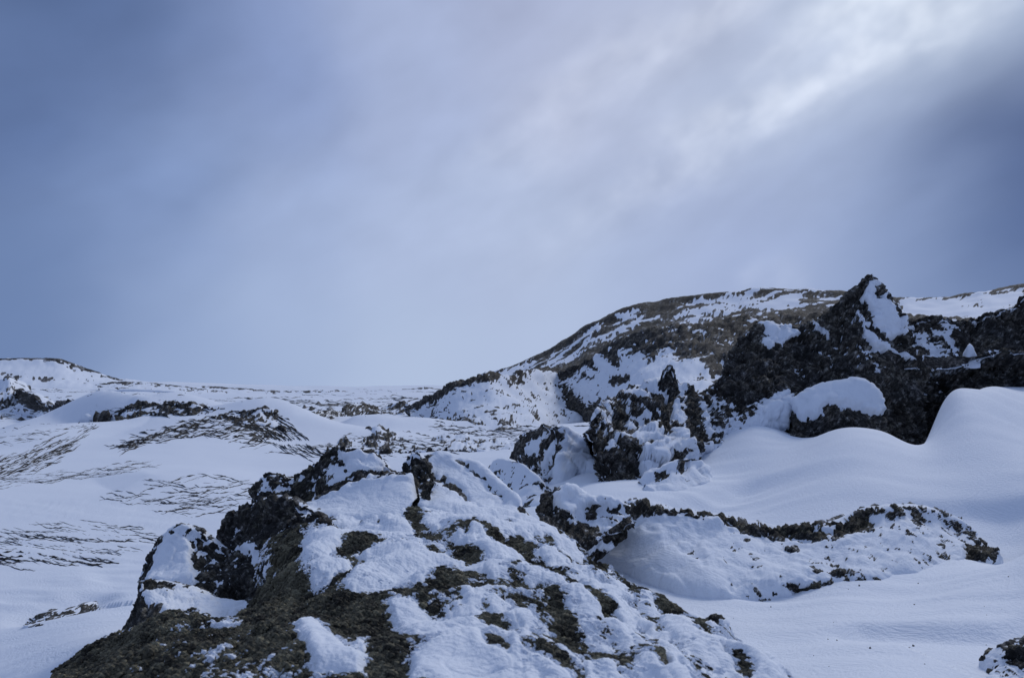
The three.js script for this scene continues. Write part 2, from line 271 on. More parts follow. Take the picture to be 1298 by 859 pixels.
// ---------------------------------------------------------------- rock bodies lofted over a net of control points, with the snow lying on them
const cr = (a, b, c, d, t) => 0.5 * (2 * b + (c - a) * t + (2 * a - 5 * b + 4 * c - d) * t * t + (3 * b - a - 3 * c + d) * t * t * t);
const DARK = [0.026, 0.026, 0.027], STONE = [0.115, 0.110, 0.106], MOSS = [0.095, 0.086, 0.054], DRY = [0.21, 0.19, 0.13], LICHEN = [0.34, 0.33, 0.31], BROWN = [0.135, 0.116, 0.096], FROST = [0.80, 0.83, 0.88];
function rockColour(out, k, x, y, z, s, o, hi, ny, c) {
  const n1 = fbm(x / s * 0.9 + 3, y / s * 0.9, z / s * 0.9, 3), n2 = fbm(x / s * 4 + 9, y / s * 4, z / s * 4, 3), n3 = N3(x / s * 9, y / s * 9 + 5, z / s * 9);
  let m = sstep(-0.2, 0.5, n2 + n1 * 0.5), r = mix(DARK[0], STONE[0], m), g = mix(DARK[1], STONE[1], m), b = mix(DARK[2], STONE[2], m);
  const put = (c, w) => { r = mix(r, c[0], w); g = mix(g, c[1], w); b = mix(b, c[2], w); };
  facets(x / s * 1.45 + 31, y / s * 1.45, z / s * 1.45); const tone = (0.6 + 0.95 * cell.id * cell.id) * (o.tone ?? 1); r *= tone; g *= tone; b *= tone;
  put(BROWN, (o.brown ?? 0) * sstep(-0.5, 0.3, n1 + 0.4 * n3));
  const moss = (o.moss ?? 0.3) * sstep(0.05, 0.5, n1 * 0.8 + n2 * 0.35 + ny * 0.55 + (o.mossBias ?? 0) - 0.1);
  put(MOSS, moss); put(DRY, moss * sstep(0.0, 0.5, n3 + n2 * 0.6) * (o.dry ?? 0.6));
  put(LICHEN, (o.lichen ?? 0.3) * sstep(0.26, 0.46, n2 * 0.8 + n3 * 0.5));
  const n4 = N3(x / s * 14 + 2, y / s * 14, z / s * 14);      // wind-blown frost: grains and small patches
  put(FROST, (o.dust ?? 0.75) * sstep(0.42, 0.72, c * 0.55 + 0.38 * n3 + 0.34 * n4 + 0.3 * n2 + 0.34 * ny - 0.12));
  out[k] = r; out[k + 1] = g; out[k + 2] = b; return moss;
}
function loft(o) {
  const R = o.net.length, Cn = o.net[0].length, hard = o.hard ?? 0.35, step = (o.step ?? 1.6) * 1.17;
  const P3 = o.net.map((row) => row.map((p) => place(...p)));
  const PX = o.net;
  const len = (a, b) => Math.hypot(a[0] - b[0], a[1] - b[1]);
  const us = [0], vs = [0];
  for (let i = 0; i < Cn - 1; i++) { let m = 0, mx = 0; const rows = R - (o.hidden ?? 1); for (let j = 0; j < rows; j++) { const l = Math.min(len(PX[j][i], PX[j][i + 1]), 260); m += l / rows; mx = Math.max(mx, l); } m = (m + mx) / 2; const n = Math.max(2, Math.ceil(m / step)); for (let k = 1; k <= n; k++) us.push(i + k / n); }
  for (let j = 0; j < R - 1; j++) { let m = 0; for (let i = 0; i < Cn; i++) m += len(PX[j][i], PX[j + 1][i]); m /= Cn; m *= 1.25; const back = j >= R - 1 - (o.hidden ?? 1), n = Math.max(3, Math.ceil(m / step * (back ? 0.35 : o.dense ?? 1))); for (let k = 1; k <= n; k++) vs.push(j + k / n); }
  const nu = us.length, nv = vs.length, base = new Float32Array(nu * nv * 3);
  const G = (j, i, c) => P3[clamp(j, 0, R - 1)][clamp(i, 0, Cn - 1)][c];
  for (let jv = 0; jv < nv; jv++) for (let iu = 0; iu < nu; iu++) {
    const u = us[iu], v = vs[jv], i = Math.min(Cn - 2, Math.floor(u)), j = Math.min(R - 2, Math.floor(v)), tu = u - i, tv = v - j, k = (jv * nu + iu) * 3;
    for (let c = 0; c < 3; c++) {
      const q = [0, 1, 2, 3].map((a) => cr(G(j - 1 + a, i - 1, c), G(j - 1 + a, i, c), G(j - 1 + a, i + 1, c), G(j - 1 + a, i + 2, c), tu));
      const smooth = cr(q[0], q[1], q[2], q[3], tv);
      const lin = mix(mix(G(j, i, c), G(j, i + 1, c), tu), mix(G(j + 1, i, c), G(j + 1, i + 1, c), tu), tv);
      base[k + c] = mix(smooth, lin, hard);
    }
  }
  const nrm = (arr) => { const n = new Float32Array(arr.length); for (let j = 0; j < nv; j++) for (let i = 0; i < nu; i++) {
    const a = (j * nu + Math.min(nu - 1, i + 1)) * 3, b = (j * nu + Math.max(0, i - 1)) * 3, c = (Math.min(nv - 1, j + 1) * nu + i) * 3, d = (Math.max(0, j - 1) * nu + i) * 3, k = (j * nu + i) * 3;
    const ux = arr[a] - arr[b], uy = arr[a + 1] - arr[b + 1], uz = arr[a + 2] - arr[b + 2], vx = arr[c] - arr[d], vy = arr[c + 1] - arr[d + 1], vz = arr[c + 2] - arr[d + 2];
    let x = uy * vz - uz * vy, y = uz * vx - ux * vz, z = ux * vy - uy * vx; const l = Math.hypot(x, y, z) || 1; n[k] = x / l; n[k + 1] = y / l; n[k + 2] = z / l; } return n; };
  const n0 = nrm(base), above = new Uint8Array(nu * nv), show = new Uint8Array(nu * nv), s = o.size ?? 0.5, a = o.amp ?? 0.06 * s * 2, low = o.low ?? a, N = nu * nv;
  const rock = new Float32Array(N * 3), snow = new Float32Array(N * 3), col = new Float32Array(N * 3), keep = new Uint8Array(N), cov = new Float32Array(N), mossy = new Float32Array(N), high = new Float32Array(N);
  const f1 = o.facet ?? 1, f2 = o.rough ?? 1;
  for (let q = 0; q < N; q++) {
    const k = q * 3, x = base[k], y = base[k + 1], z = base[k + 2], nx = n0[k], ny = n0[k + 1], nz = n0[k + 2];
    const ls = o.lowSize ?? s * 3, lo = low * 1.6 * N3(x / ls + (o.shift ?? 0), y / ls, z / ls) + (o.block ? o.block * a * facets(x / s * 0.38 + 3 + (o.shift ?? 0), y / s * 0.38, z / s * 0.38, 0.5) : 0);
    const wx = 0.25 * N3(x / s * 2.2, y / s * 2.2 + 7, z / s * 2.2), wz = 0.25 * N3(x / s * 2.2 + 11, y / s * 2.2, z / s * 2.2);
    const mid = f1 * 0.75 * facets(x / s + wx + (o.shift ?? 0), y / s * (o.flat ?? 1), z / s + wz);
    let h = mid + f1 * 0.32 * facets(x / s * 2.9 + wx * 2, y / s * 2.9 * (o.flat ?? 1) + 3, z / s * 2.9 + wz * 2, 0.2);
    const fq = (o.fq ?? 1) / s; h += f2 * (0.34 * fbm(x * fq * 5, y * fq * 5, z * fq * 5, 2) + 0.2 * N3(x * fq * 12, y * fq * 12, z * fq * 12));
    if (o.lines) { const sh = o.sharp ?? 6; h += o.lines * (Math.max(0, ridged(x / s * 0.8 + wx, y / s * 0.8, z / s * 1.6 + wz)) ** sh + 0.7 * Math.max(0, ridged(x / s * 2 + 4, y / s * 2, z / s * 3.6 + wx)) ** sh - 0.35); }
    high[q] = h;
    const P = pixel(x, y, z), front = vs[Math.floor(q / nu)] / (R - 1 - (o.hidden ?? 1));
    const wpx = P[0] + 5 * (o.wob ?? 1) * N3(x / s * 2.5, y / s * 2.5, z / s * 2.5 + 20), wpy = P[1] + 5 * (o.wob ?? 1) * N3(x / s * 2.5 + 20, y / s * 2.5, z / s * 2.5);
    let c = (o.cover ?? 0.3) + (o.upCover ?? 0.25) * (ny - 0.5) + (o.mottle ?? 0.3) * fbm(x / s * 0.9 + 40, y / s * 0.9, z / s * 0.9, 3);
    if (o.streak) { const [dx, dz, str, fr] = o.streak, al = x * dx - z * dz, ac = x * dz + z * dx; c += str * (N3(ac * fr * 3, al * fr * 0.55, y * fr) + (o.streakFine ?? 0.6) * N3(ac * fr * 8, al * fr * 1.3 + 9, y * fr * 2)); }
    if (o.seams) { const [dx, dz, str, fr] = o.seams, al = x * dx - z * dz, ac = x * dz + z * dx + 0.05 * N3(x * 3, y * 3, z * 3); c -= str * (Math.max(0, ridged(ac * fr, al * fr * 0.16, 2.5)) ** 5 * sstep(-0.35, 0.25, N3(ac * fr, al * fr * 0.8, 7)) + 0.7 * Math.max(0, ridged(ac * fr * 3.3 + 9, al * fr * 0.5, 1.5)) ** 5 * sstep(-0.1, 0.35, N3(ac * fr * 1.2, al * fr * 0.7, 13)) + 0.8 * Math.max(0, ridged(ac * fr * 2.1 + 5, al * fr * 0.35, 4.5)) ** 6 * sstep(-0.2, 0.3, N3(ac * fr * 1.5, al * fr, 3))); }
    for (const [line, w, str] of o.cuts ?? []) {              // seams where the moss shows through
      let d2 = 1e9; for (let i = 0; i < line.length - 1; i++) { const [ax, ay] = line[i], [bx, by] = line[i + 1], ex = bx - ax, ey = by - ay, t = clamp(((wpx - ax) * ex + (wpy - ay) * ey) / (ex * ex + ey * ey)), qx = wpx - ax - ex * t, qy = wpy - ay - ey * t; d2 = Math.min(d2, qx * qx + qy * qy); }
      if (d2 < w * w * 9) c -= str * Math.exp(-d2 / (w * w)) * (0.25 + 0.75 * sstep(-0.3, 0.25, N3(x * 3 + line[0][0], y * 3, z * 3) + 0.4 * N3(x * 10, y * 10, z * 10 + 4)));
    }
    for (const [poly, val, feather, wgt] of o.patches ?? []) { const fe = (feather ?? 8) * (o.soft ?? 1.5), sd = inside(poly, wpx, wpy), w = (1 - sstep(-fe, fe, sd)) * (wgt ?? 1); if (w > 0) c = mix(c, val + (o.mottle ?? 0.3) * 0.4 * N3(x / s * 3, y / s * 3, z / s * 3), w); }
    if (front > 1.02) c = Math.max(c, 0.55);
    cov[q] = c;
    const cs = c < 0.75 ? c : 0.75 + 0.25 * Math.tanh((c - 0.75) / 0.25), fine = N3(x / s * 15 + 5, y / s * 15, z / s * 15);
    const t = a * (-0.95 + 1.75 * cs + (o.fine ?? 0.14) * fine * (1 - 0.7 * sstep(0.9, 1.2, c))) + (o.thick ?? a * 0.15) * sstep(0.8, 1.3, c);
    const drape = (o.drape ?? 0.45) * a * clamp(mid, -1, 1), hr = lo + a * (h > 0 ? 1.15 * Math.tanh(h * 1.1) : Math.max(-2.2, h * 1.25)), hs0 = t + drape;
    rock[k] = x + nx * hr; rock[k + 1] = y + ny * hr; rock[k + 2] = z + nz * hr;
    const hs = lo + hs0; snow[k] = x + nx * hs; snow[k + 1] = y + ny * hs; snow[k + 2] = z + nz * hs;
    keep[q] = hs > hr - 0.6 * a ? 1 : 0; show[q] = hr > hs - 0.6 * a ? 1 : 0; above[q] = hr > hs - (o.poke ?? 0.25) * a ? 1 : 0;
  }
  const n1 = nrm(rock);
  for (let q = 0; q < N; q++) { const k = q * 3; mossy[q] = rockColour(col, k, base[k], base[k + 1], base[k + 2], s, o, high[q], n1[k + 1], cov[q]); }
  const group = new THREE.Group(); group.name = numbered(o.name); group.userData = { label: o.label, category: o.category }; if (o.group) group.userData.group = o.group; if (o.kind) group.userData.kind = o.kind;
  let cx = 0, cz = 0, lowY = 1e9; for (let q = 0; q < N; q++) { cx += base[q * 3] / N; cz += base[q * 3 + 2] / N; lowY = Math.min(lowY, base[q * 3 + 1]); }
  group.position.set(cx, lowY, cz); scene.add(group);
  const g1 = gridMesh(nu, nv, rock, N > 15000 ? show : null, 1 / (o.tile ?? s * 4), o.steep ?? 1); g1.setAttribute('color', new THREE.BufferAttribute(col, 3)); g1.translate(-cx, -lowY, -cz);
  const g2 = gridMesh(nu, nv, snow, keep, 1.1); g2.translate(-cx, -lowY, -cz);
  if (g1.index.count) group.add(finish(new THREE.Mesh(g1, rockMat), 'rock_body'));
  if (g2.index.count) group.add(finish(new THREE.Mesh(g2, snowMat), 'snow_cover'));
  tris += (g1.index.count + g2.index.count) / 3;
  return { group, rock, cov, above, n1, mossy, cx, lowY, cz, N };
}
let tris = 0;
// a crest and a foot give a whole rock: foot sunk in the ground, face, crest, far side
function ridge(o) {
  const n = o.crest.length, D = (d, i) => Array.isArray(d) ? d[i] : d, bulge = o.bulge ?? [[0.35, 0.45], [0.7, 0.8]];
  const rows = [];
  if (o.rise) {                                 // the foot stands where the line of sight meets the ground, the crest so many metres behind it
    let db = o.base.map(([x, y]) => Math.min(o.limit ?? 400, groundDist(x, y)));
    for (let k = 0; k < 3; k++) db = db.map((d, i) => (db[Math.max(0, i - 1)] + d * 2 + db[Math.min(n - 1, i + 1)]) / 4);
    o = { ...o, db, dc: o.lift ? db.map((d, i) => mix(d, Math.min(o.limit ?? 400, groundDist(o.crest[i][0], o.crest[i][1])), o.lift)) : db.map((d) => d + o.rise) };
  }
  const foot = o.base.map((p, i) => [p[0], p[1], p[2] ?? D(o.db, i)]), top = o.crest.map((p, i) => [p[0], p[1], p[2] ?? D(o.dc, i)]);
  rows.push(foot.map(([x, y, d]) => [x, y + (o.sink ?? 25) , d * (o.under ?? 1.0)]));
  rows.push(foot);
  for (const [t, td] of bulge) rows.push(foot.map((b, i) => [mix(b[0], top[i][0], t), mix(b[1], top[i][1], t), mix(b[2], top[i][2], td)]));
  rows.push(top);
  const th = o.back ?? 0.12;
  rows.push(top.map(([x, y, d]) => { const q = place(x, y, d), e = d * (1 + th), drop = (o.drop ?? 0.5) * d * th; const w = pixel(q[0] * (1 + th * 0.3), q[1] - drop, -e); return [w[0], w[1], e]; }));
  rows.push(top.map(([x, y, d]) => { const q = place(x, y, d), e = d * (1 + 2 * th), drop = (o.drop ?? 0.5) * d * th * 4; const w = pixel(q[0] * (1 + th), q[1] - drop, -e); return [w[0], w[1], e]; }));
  return loft({ ...o, net: rows, hidden: 2 });
}

// rock that only just breaks the snow: the ground's own shape plus sharp broken edges, over the area of ground inside an outline
function brokenGround(o) {
  const step = (o.step ?? 1.6) * 1.2, xs = o.outline.map((p) => p[0]), ys = o.outline.map((p) => p[1]), x0 = Math.min(...xs) - 8, x1 = Math.max(...xs) + 8, y0 = Math.min(...ys) - 4, y1 = Math.max(...ys) + 6;
  const nu = Math.ceil((x1 - x0) / step), nv = Math.ceil((y1 - y0) / (step * 0.8)), N = nu * nv, pos = new Float32Array(N * 3), col = new Float32Array(N * 3), keep = new Uint8Array(N), dn = 9;
  const near = Array.from({ length: dn }, (_, i) => groundDist(mix(x0, x1, i / (dn - 1)), y1)), far = Array.from({ length: dn }, (_, i) => Math.min(o.limit ?? 4000, groundDist(mix(x0, x1, i / (dn - 1)), y0)));
  const pick = (t, u) => { const f = u * (dn - 1), i = Math.min(dn - 2, Math.floor(f)); return mix(t[i], t[i + 1], f - i); }, s = o.size;
  for (let j = 0; j < nv; j++) for (let i = 0; i < nu; i++) {
    const u = i / (nu - 1), v = j / (nv - 1), a = pick(near, u), b = pick(far, u), d = 1 / mix(1 / a, 1 / b, v), px = mix(x0, x1, u), x = (px - W / 2) / F * d / (CA - 0), z = -d, y = groundAt(x, z), q = j * nu + i, k = q * 3;
    const P = pixel(x, y, z), m = 1 - sstep(-14, 6, inside(o.outline, P[0] + 10 * N3(x / s * 0.4, 2, z / s * 0.4), P[1] + 5 * N3(x / s * 0.4, 7, z / s * 0.4)));
    const w = 0.5 * N3(x / s * 0.35, 3, z / s * 0.5), w2 = 0.35 * N3(x / s * 0.8, 6, z / s * 1.2), dir = o.turn ?? 0.3, ax = x + dir * z, az = z - dir * x;
    const l1 = Math.max(0, ridged(ax / s * 0.22 + w, 1.5, az / s * 0.9 + w)) ** 7, l2 = Math.max(0, ridged(ax / s * 0.5 + w2, 4.5, az / s * 1.6 + w2)) ** 7, big = fbm(x / s * 0.22, 9.5, z / s * 0.22, 3);
    const grit = 0.5 * facets(x / s * 2.2, 1, z / s * 2.2) + 0.35 * fbm(x / s * 7, 2, z / s * 7, 2);
    const h = (o.amount ?? 0.5) - 1 + 0.8 * l1 + 0.6 * l2 + 0.35 * big + 0.12 * grit;
    const hh = (o.height ?? 0.12 * s) * (h > 0 ? Math.min(h * 1.6, 1.2) : h) * m - (1 - m) * (o.height ?? 0.12 * s) * 1.5;
    pos[k] = x; pos[k + 1] = y + hh; pos[k + 2] = z; keep[q] = hh > -(o.height ?? 0.12 * s) * 0.25 ? 1 : 0;
    rockColour(col, k, x, y + hh, z, s, { moss: 0.5, dry: 0.4, lichen: 0.25, dust: 0.75, brown: 0.3, ...o }, 0, 0.6, (o.frost ?? 0.8) + 0.3 * (0.5 - h));
  }
  const g = gridMesh(nu, nv, pos, keep, 1); g.setAttribute('color', new THREE.BufferAttribute(col, 3));
  const ix = g.index.array; if (!ix.length) { console.log('nothing shows of', o.label); return; }
  let cx = 0, cy = 1e9, cz = 0; for (const q of ix) { cx += pos[q * 3] / ix.length; cz += pos[q * 3 + 2] / ix.length; cy = Math.min(cy, pos[q * 3 + 1]); }
  g.translate(-cx, -cy, -cz);
  const m = finish(new THREE.Mesh(g, rockMat), numbered(o.name)); m.position.set(cx, cy, cz); m.userData = { label: o.label, category: o.category ?? 'rock' }; if (o.kind) m.userData.kind = o.kind;
  scene.add(m); tris += ix.length / 3;
}
// thin broken rock edges just clearing the snow, run out along the ground inside an outline
function rockEdges(o) {
  const xs = o.outline.map((p) => p[0]), ys = o.outline.map((p) => p[1]), x0 = Math.min(...xs), x1 = Math.max(...xs), y0 = Math.min(...ys), y1 = Math.max(...ys), pos = [], col = [], idx = [], c3 = [0, 0, 0];
  const follow = (px, py, d) => { const e = place(px, py, 1), sy = e[1] - EYE; let a = d * 0.93, b = d * 1.07; const f = (t) => EYE + sy * t - groundAt(e[0] * t, -t); let fa = f(a), fb = f(b), m = d; for (let k = 0; k < 4; k++) { if (Math.abs(fa - fb) < 1e-7) break; m = clamp(a + (b - a) * fa / (fa - fb), d * 0.8, d * 1.25); const fm = f(m); a = b; fa = fb; b = m; fb = fm; } return m; };
  for (let n = 0; n < o.count; n++) {
    let px = 0, py = 0, t = 0; do { px = mix(x0, x1, rnd()); py = mix(y0, y1, rnd()); } while (inside(o.outline, px, py) > 0 && t++ < 60);
    let d = groundDist(px, py); if (d > (o.limit ?? 3000)) continue;
    const big = rnd() ** 2, L = mix(o.len[0], o.len[1], rnd() * 0.5 + big * 0.5), steps = Math.max(4, Math.round(L / 2.5)), slope = o.slope + (rnd() - 0.5) * (o.spread ?? 0.3), bow = (rnd() - 0.6) * 0.45, ph = rnd() * 50, hp = mix(o.high[0], o.high[1], rnd() * 0.4 + big * 0.6);
    px -= L / 2; py -= slope * L / 2; let last = -1;
    for (let i = 0; i <= steps; i++) {
      const u = i / steps, X = px + L * u, Y = py + slope * L * u - bow * L * u * (1 - u) + 3.5 * N3(u * L * 0.05 + ph, 1, 0) + 1.6 * N3(u * L * 0.17 + ph, 5, 0);
      const was = d; d = follow(X, Y, d); const q = place(X, Y, d), y = groundAt(q[0], q[2]);
      if (Math.abs(pixel(q[0], y, q[2])[1] - Y) > 1.5 || Math.abs(d / was - 1) > 0.12) { if (Math.abs(d / was - 1) > 0.12) d = was; last = -1; continue; }      // the line of sight has left the slope
      const env = Math.min(1, 5 * u, 5 * (1 - u)), h = hp * d / F * env * clamp(0.6 + 1.7 * N3(u * L * 0.12 + ph, 9, 2) + 1.1 * N3(u * L * 0.37 + ph, 3, 2), 0, 1.6);
      const r = Math.hypot(q[0], q[2]), bx = q[0] / r, bz = q[2] / r, at = pos.length / 3, w = h * 1.6 + 0.004 * d;
      for (const [k, e] of [[-0.25 * w, -0.012 * d * 0.4], [0, h * 0.75], [0.35 * w, h], [2.2 * w, -0.02 * h - 0.002 * d]]) { const vx = q[0] + bx * k, vz = q[2] + bz * k; pos.push(vx, y + e, vz); rockColour(c3, 0, vx, y + e, vz, o.grain ?? 0.02 * d, { moss: 0.5, dry: 0.5, lichen: 0.2, brown: 0.4, tone: 1.5, dust: 0.85, ...o }, 0, 0.4, o.frost ?? 0.8); col.push(...c3); }
      if (last >= 0) for (let k = 0; k < 3; k++) idx.push(last + k, at + k, at + k + 1, last + k, at + k + 1, last + k + 1);
      last = at;
    }
  }
  let cx = 0, cy = 1e9, cz = 0; const N = pos.length / 3; for (let i = 0; i < N; i++) { cx += pos[3 * i] / N; cz += pos[3 * i + 2] / N; cy = Math.min(cy, pos[3 * i + 1]); }
  const g = new THREE.BufferGeometry(), uv = new Float32Array(N * 2); for (let i = 0; i < N; i++) { uv[2 * i] = pos[3 * i] * 0.7; uv[2 * i + 1] = (pos[3 * i + 2] - pos[3 * i + 1]) * 0.7; }
  g.setAttribute('position', new THREE.Float32BufferAttribute(pos, 3)); g.setAttribute('color', new THREE.Float32BufferAttribute(col, 3)); g.setAttribute('uv', new THREE.BufferAttribute(uv, 2)); g.setIndex(idx); g.computeVertexNormals(); g.translate(-cx, -cy, -cz);
  const m = finish(new THREE.Mesh(g, rockMat), numbered('rock_edges')); m.position.set(cx, cy, cz); m.userData = { kind: 'stuff', label: o.label, category: 'rock edges' }; scene.add(m); tris += idx.length / 3;
}
// tufts of moss on the bare places of a rock
const tuftGeo = [0, 1, 2].map((v) => {
  const g = [];
  for (let i = 0; i < 6; i++) {
    const a = i * 2.4 + v, r = 0.2 + 0.3 * ((i * 7 + v) % 3) / 2, b = new THREE.OctahedronGeometry(0.26 + 0.1 * ((i + v) % 3), 0); b.rotateX(i * 1.3); b.rotateY(i * 2.1); b.scale(1, 0.8, 1); b.translate(Math.cos(a) * r, 0.12 * (i % 3), Math.sin(a) * r); g.push(b);
  }
  return mergeGeometries(g);
});
const mossMat = new THREE.MeshStandardMaterial({ name: 'moss', roughness: 1, color: 0xffffff, side: THREE.DoubleSide });
function tufts(res, want, size, label) {
  const ok = []; for (let q = 0; q < res.N; q++) if (res.above[q] && res.mossy[q] > 0.25) ok.push(q);
  if (!ok.length) return;
  const n = Math.min(want, ok.length), im = new THREE.InstancedMesh(tuftGeo[0], mossMat, n), M = new THREE.Matrix4(), Q = new THREE.Quaternion(), up = new THREE.Vector3(0, 1, 0), nn = new THREE.Vector3(), c = new THREE.Color();
  for (let i = 0; i < n; i++) {
    const q = ok[Math.floor(rnd() * ok.length)], k = q * 3; nn.set(res.n1[k] + (rnd() - 0.5) * 0.7, res.n1[k + 1] + 0.5 + (rnd() - 0.5) * 0.7, res.n1[k + 2] + (rnd() - 0.5) * 0.7).normalize();
    Q.setFromUnitVectors(up, nn); const s = size * (0.5 + 0.9 * rnd());
    M.compose(new THREE.Vector3(res.rock[k] + (rnd() - 0.5) * size, res.rock[k + 1], res.rock[k + 2] + (rnd() - 0.5) * size), Q, new THREE.Vector3(s, s * (0.6 + 0.6 * rnd()), s));
    im.setMatrixAt(i, M); const t = 0.1 + rnd() * rnd() * 0.95 + 0.5 * fbm(res.rock[k] * 5, res.rock[k + 1] * 5, res.rock[k + 2] * 5, 3); const fr = sstep(0.45, 0.75, res.cov[q] + 0.35 * (rnd() - 0.5) + 0.25 * N3(res.rock[k] * 9, res.rock[k + 1] * 9, res.rock[k + 2] * 9)); if (fr > rnd()) c.setRGB(0.66, 0.70, 0.77); else c.setRGB(mix(0.018, 0.20, clamp(t)), mix(0.016, 0.18, clamp(t)), mix(0.011, 0.118, clamp(t))); im.setColorAt(i, c);
  }
  finish(im, 'moss'); im.userData = { kind: 'stuff', label }; res.group.add(im);
}
// ---------------------------------------------------------------- far hills
ridge({ name: 'hill', kind: 'structure', category: 'hill', label: 'distant snowy table hill with a thin dark rim', size: 60, amp: 5, low: 3, facet: 0.4, cover: 0.98, upCover: 0, mottle: 0.25, step: 2, brown: 0.8, moss: 0.1, lichen: 0, dc: 2600, db: 2000, back: 0.1, drop: 0.3, sink: 12,
  crest: [[-160, 458], [-60, 455], [0, 453], [70, 454], [92, 460], [118, 469], [150, 479], [200, 486], [260, 490], [330, 494]],
  base: [[-160, 494], [-60, 494], [0, 492], [70, 493], [92, 494], [118, 495], [150, 496], [200, 497], [260, 498], [330, 499]],
  streak: [0.2, 1, 0.25, 0.012],
  patches: [[[[-170, 450], [0, 450], [70, 450], [120, 464], [158, 480], [150, 483], [112, 472], [88, 464], [66, 457], [0, 456], [-170, 460]], 0.2, 2.5], [[[75, 458], [130, 472], [150, 481], [110, 480], [86, 470]], 0.55, 4], [[[0, 472], [30, 475], [70, 477], [130, 482], [120, 486], [60, 485], [20, 482], [-20, 480]], 0.4, 4]] });
for (const [crest, d, label] of [
  [[[120, 486], [150, 484], [185, 485], [220, 488], [262, 493], [290, 497]], 1300, 'long low dark-rimmed rise below the table hill'],
  [[[255, 489], [300, 491], [330, 494], [352, 497]], 1500, 'short low dark-rimmed rise on the plain behind the long one'],
  [[[335, 495], [380, 496], [420, 494], [445, 497]], 1150, 'faint dark swell on the open snow plain'],
  [[[455, 496], [490, 494], [520, 493], [536, 490], [552, 492], [575, 497]], 1200, 'far rubbly rise behind the dark-crested spur'],
]) ridge({ name: 'low_rise', kind: 'structure', category: 'hill', label, size: 25, amp: 2.2, low: 1, facet: 0.7, cover: 0.75, upCover: 0, mottle: 0.35, brown: 0.9, moss: 0.1, lichen: 0.1, crest, base: crest.map(([x, y]) => [x + 6, y + 9]), dc: d * 1.1, db: d * 0.93, back: 0.05, drop: 0.2, sink: 8, step: 1.6,
  patches: [[[...crest.map(([x, y]) => [x, y - 2]), ...[...crest].reverse().map(([x, y]) => [x, y + 2.2])], 0.28, 2]] });

// ---------------------------------------------------------------- the hill behind the crags
ridge({ name: 'hill', kind: 'structure', category: 'hill', label: 'broad brown hill streaked with snow rising behind the dark crags', size: 3.6, amp: 0.5, low: 0.8, facet: 0.3, rough: 0.7, cover: 0.34, upCover: 0, mottle: 0.18, drape: 0.2, streakFine: 0.35, brown: 0.9, moss: 0.5, dry: 0.4, back: 0.1, drop: 0.25, sink: 20, step: 2,
  streak: [0.9, 0.42, 0.95, 0.085], dust: 0.7, lichen: 0.3, dc: 420, db: 240, bulge: [[0.3, 0.38], [0.62, 0.68], [0.88, 0.9]],
  crest: [[560, 503], [600, 487], [632, 470], [665, 457], [700, 440], [745, 411], [790, 391], [850, 377], [920, 371], [965, 365], [1020, 366], [1075, 369], [1140, 378], [1200, 375], [1260, 367], [1298, 361], [1400, 352], [1560, 350]],
  base: [[575, 520], [615, 512], [650, 508], [690, 505], [730, 500], [770, 490], [815, 480], [870, 470], [930, 460], [980, 460], [1030, 460], [1080, 450], [1140, 450], [1200, 450], [1260, 440], [1298, 440], [1400, 440], [1560, 440]],
  patches: [
    [[[632, 467], [700, 437], [745, 408], [790, 387], [850, 373], [920, 367], [920, 374], [850, 382], [795, 396], [750, 417], [705, 446], [640, 471]], 0.12, 3],
    [[[632, 474], [680, 455], [677, 462], [650, 471]], 1.1, 3], [[[740, 421], [765, 410], [760, 418], [745, 424]], 1.0, 3], [[[780, 401], [808, 391], [812, 394], [790, 405]], 0.95, 3],
    [[[690, 466], [735, 443], [775, 421], [788, 410], [792, 414], [760, 436], [715, 464], [700, 470]], 0.85, 4],
    [[[845, 415], [880, 392], [905, 376], [935, 372], [925, 385], [900, 405], [870, 418]], 0.6, 8], [[[955, 385], [1010, 372], [1014, 382], [990, 390], [960, 392]], 0.9, 4],
    [[[930, 372], [960, 370], [950, 392], [915, 400], [905, 390]], 0.6, 6],
    [[[1142, 383], [1200, 380], [1262, 374], [1298, 370], [1298, 382], [1240, 400], [1150, 402]], 1.05, 4], [[[1205, 386], [1245, 380], [1260, 388], [1235, 394], [1210, 392]], 0.5, 4],
    [[[690, 480], [760, 440], [830, 415], [900, 425], [1000, 395], [1060, 392], [1080, 470], [690, 500]], -0.1, 10],
  ] });
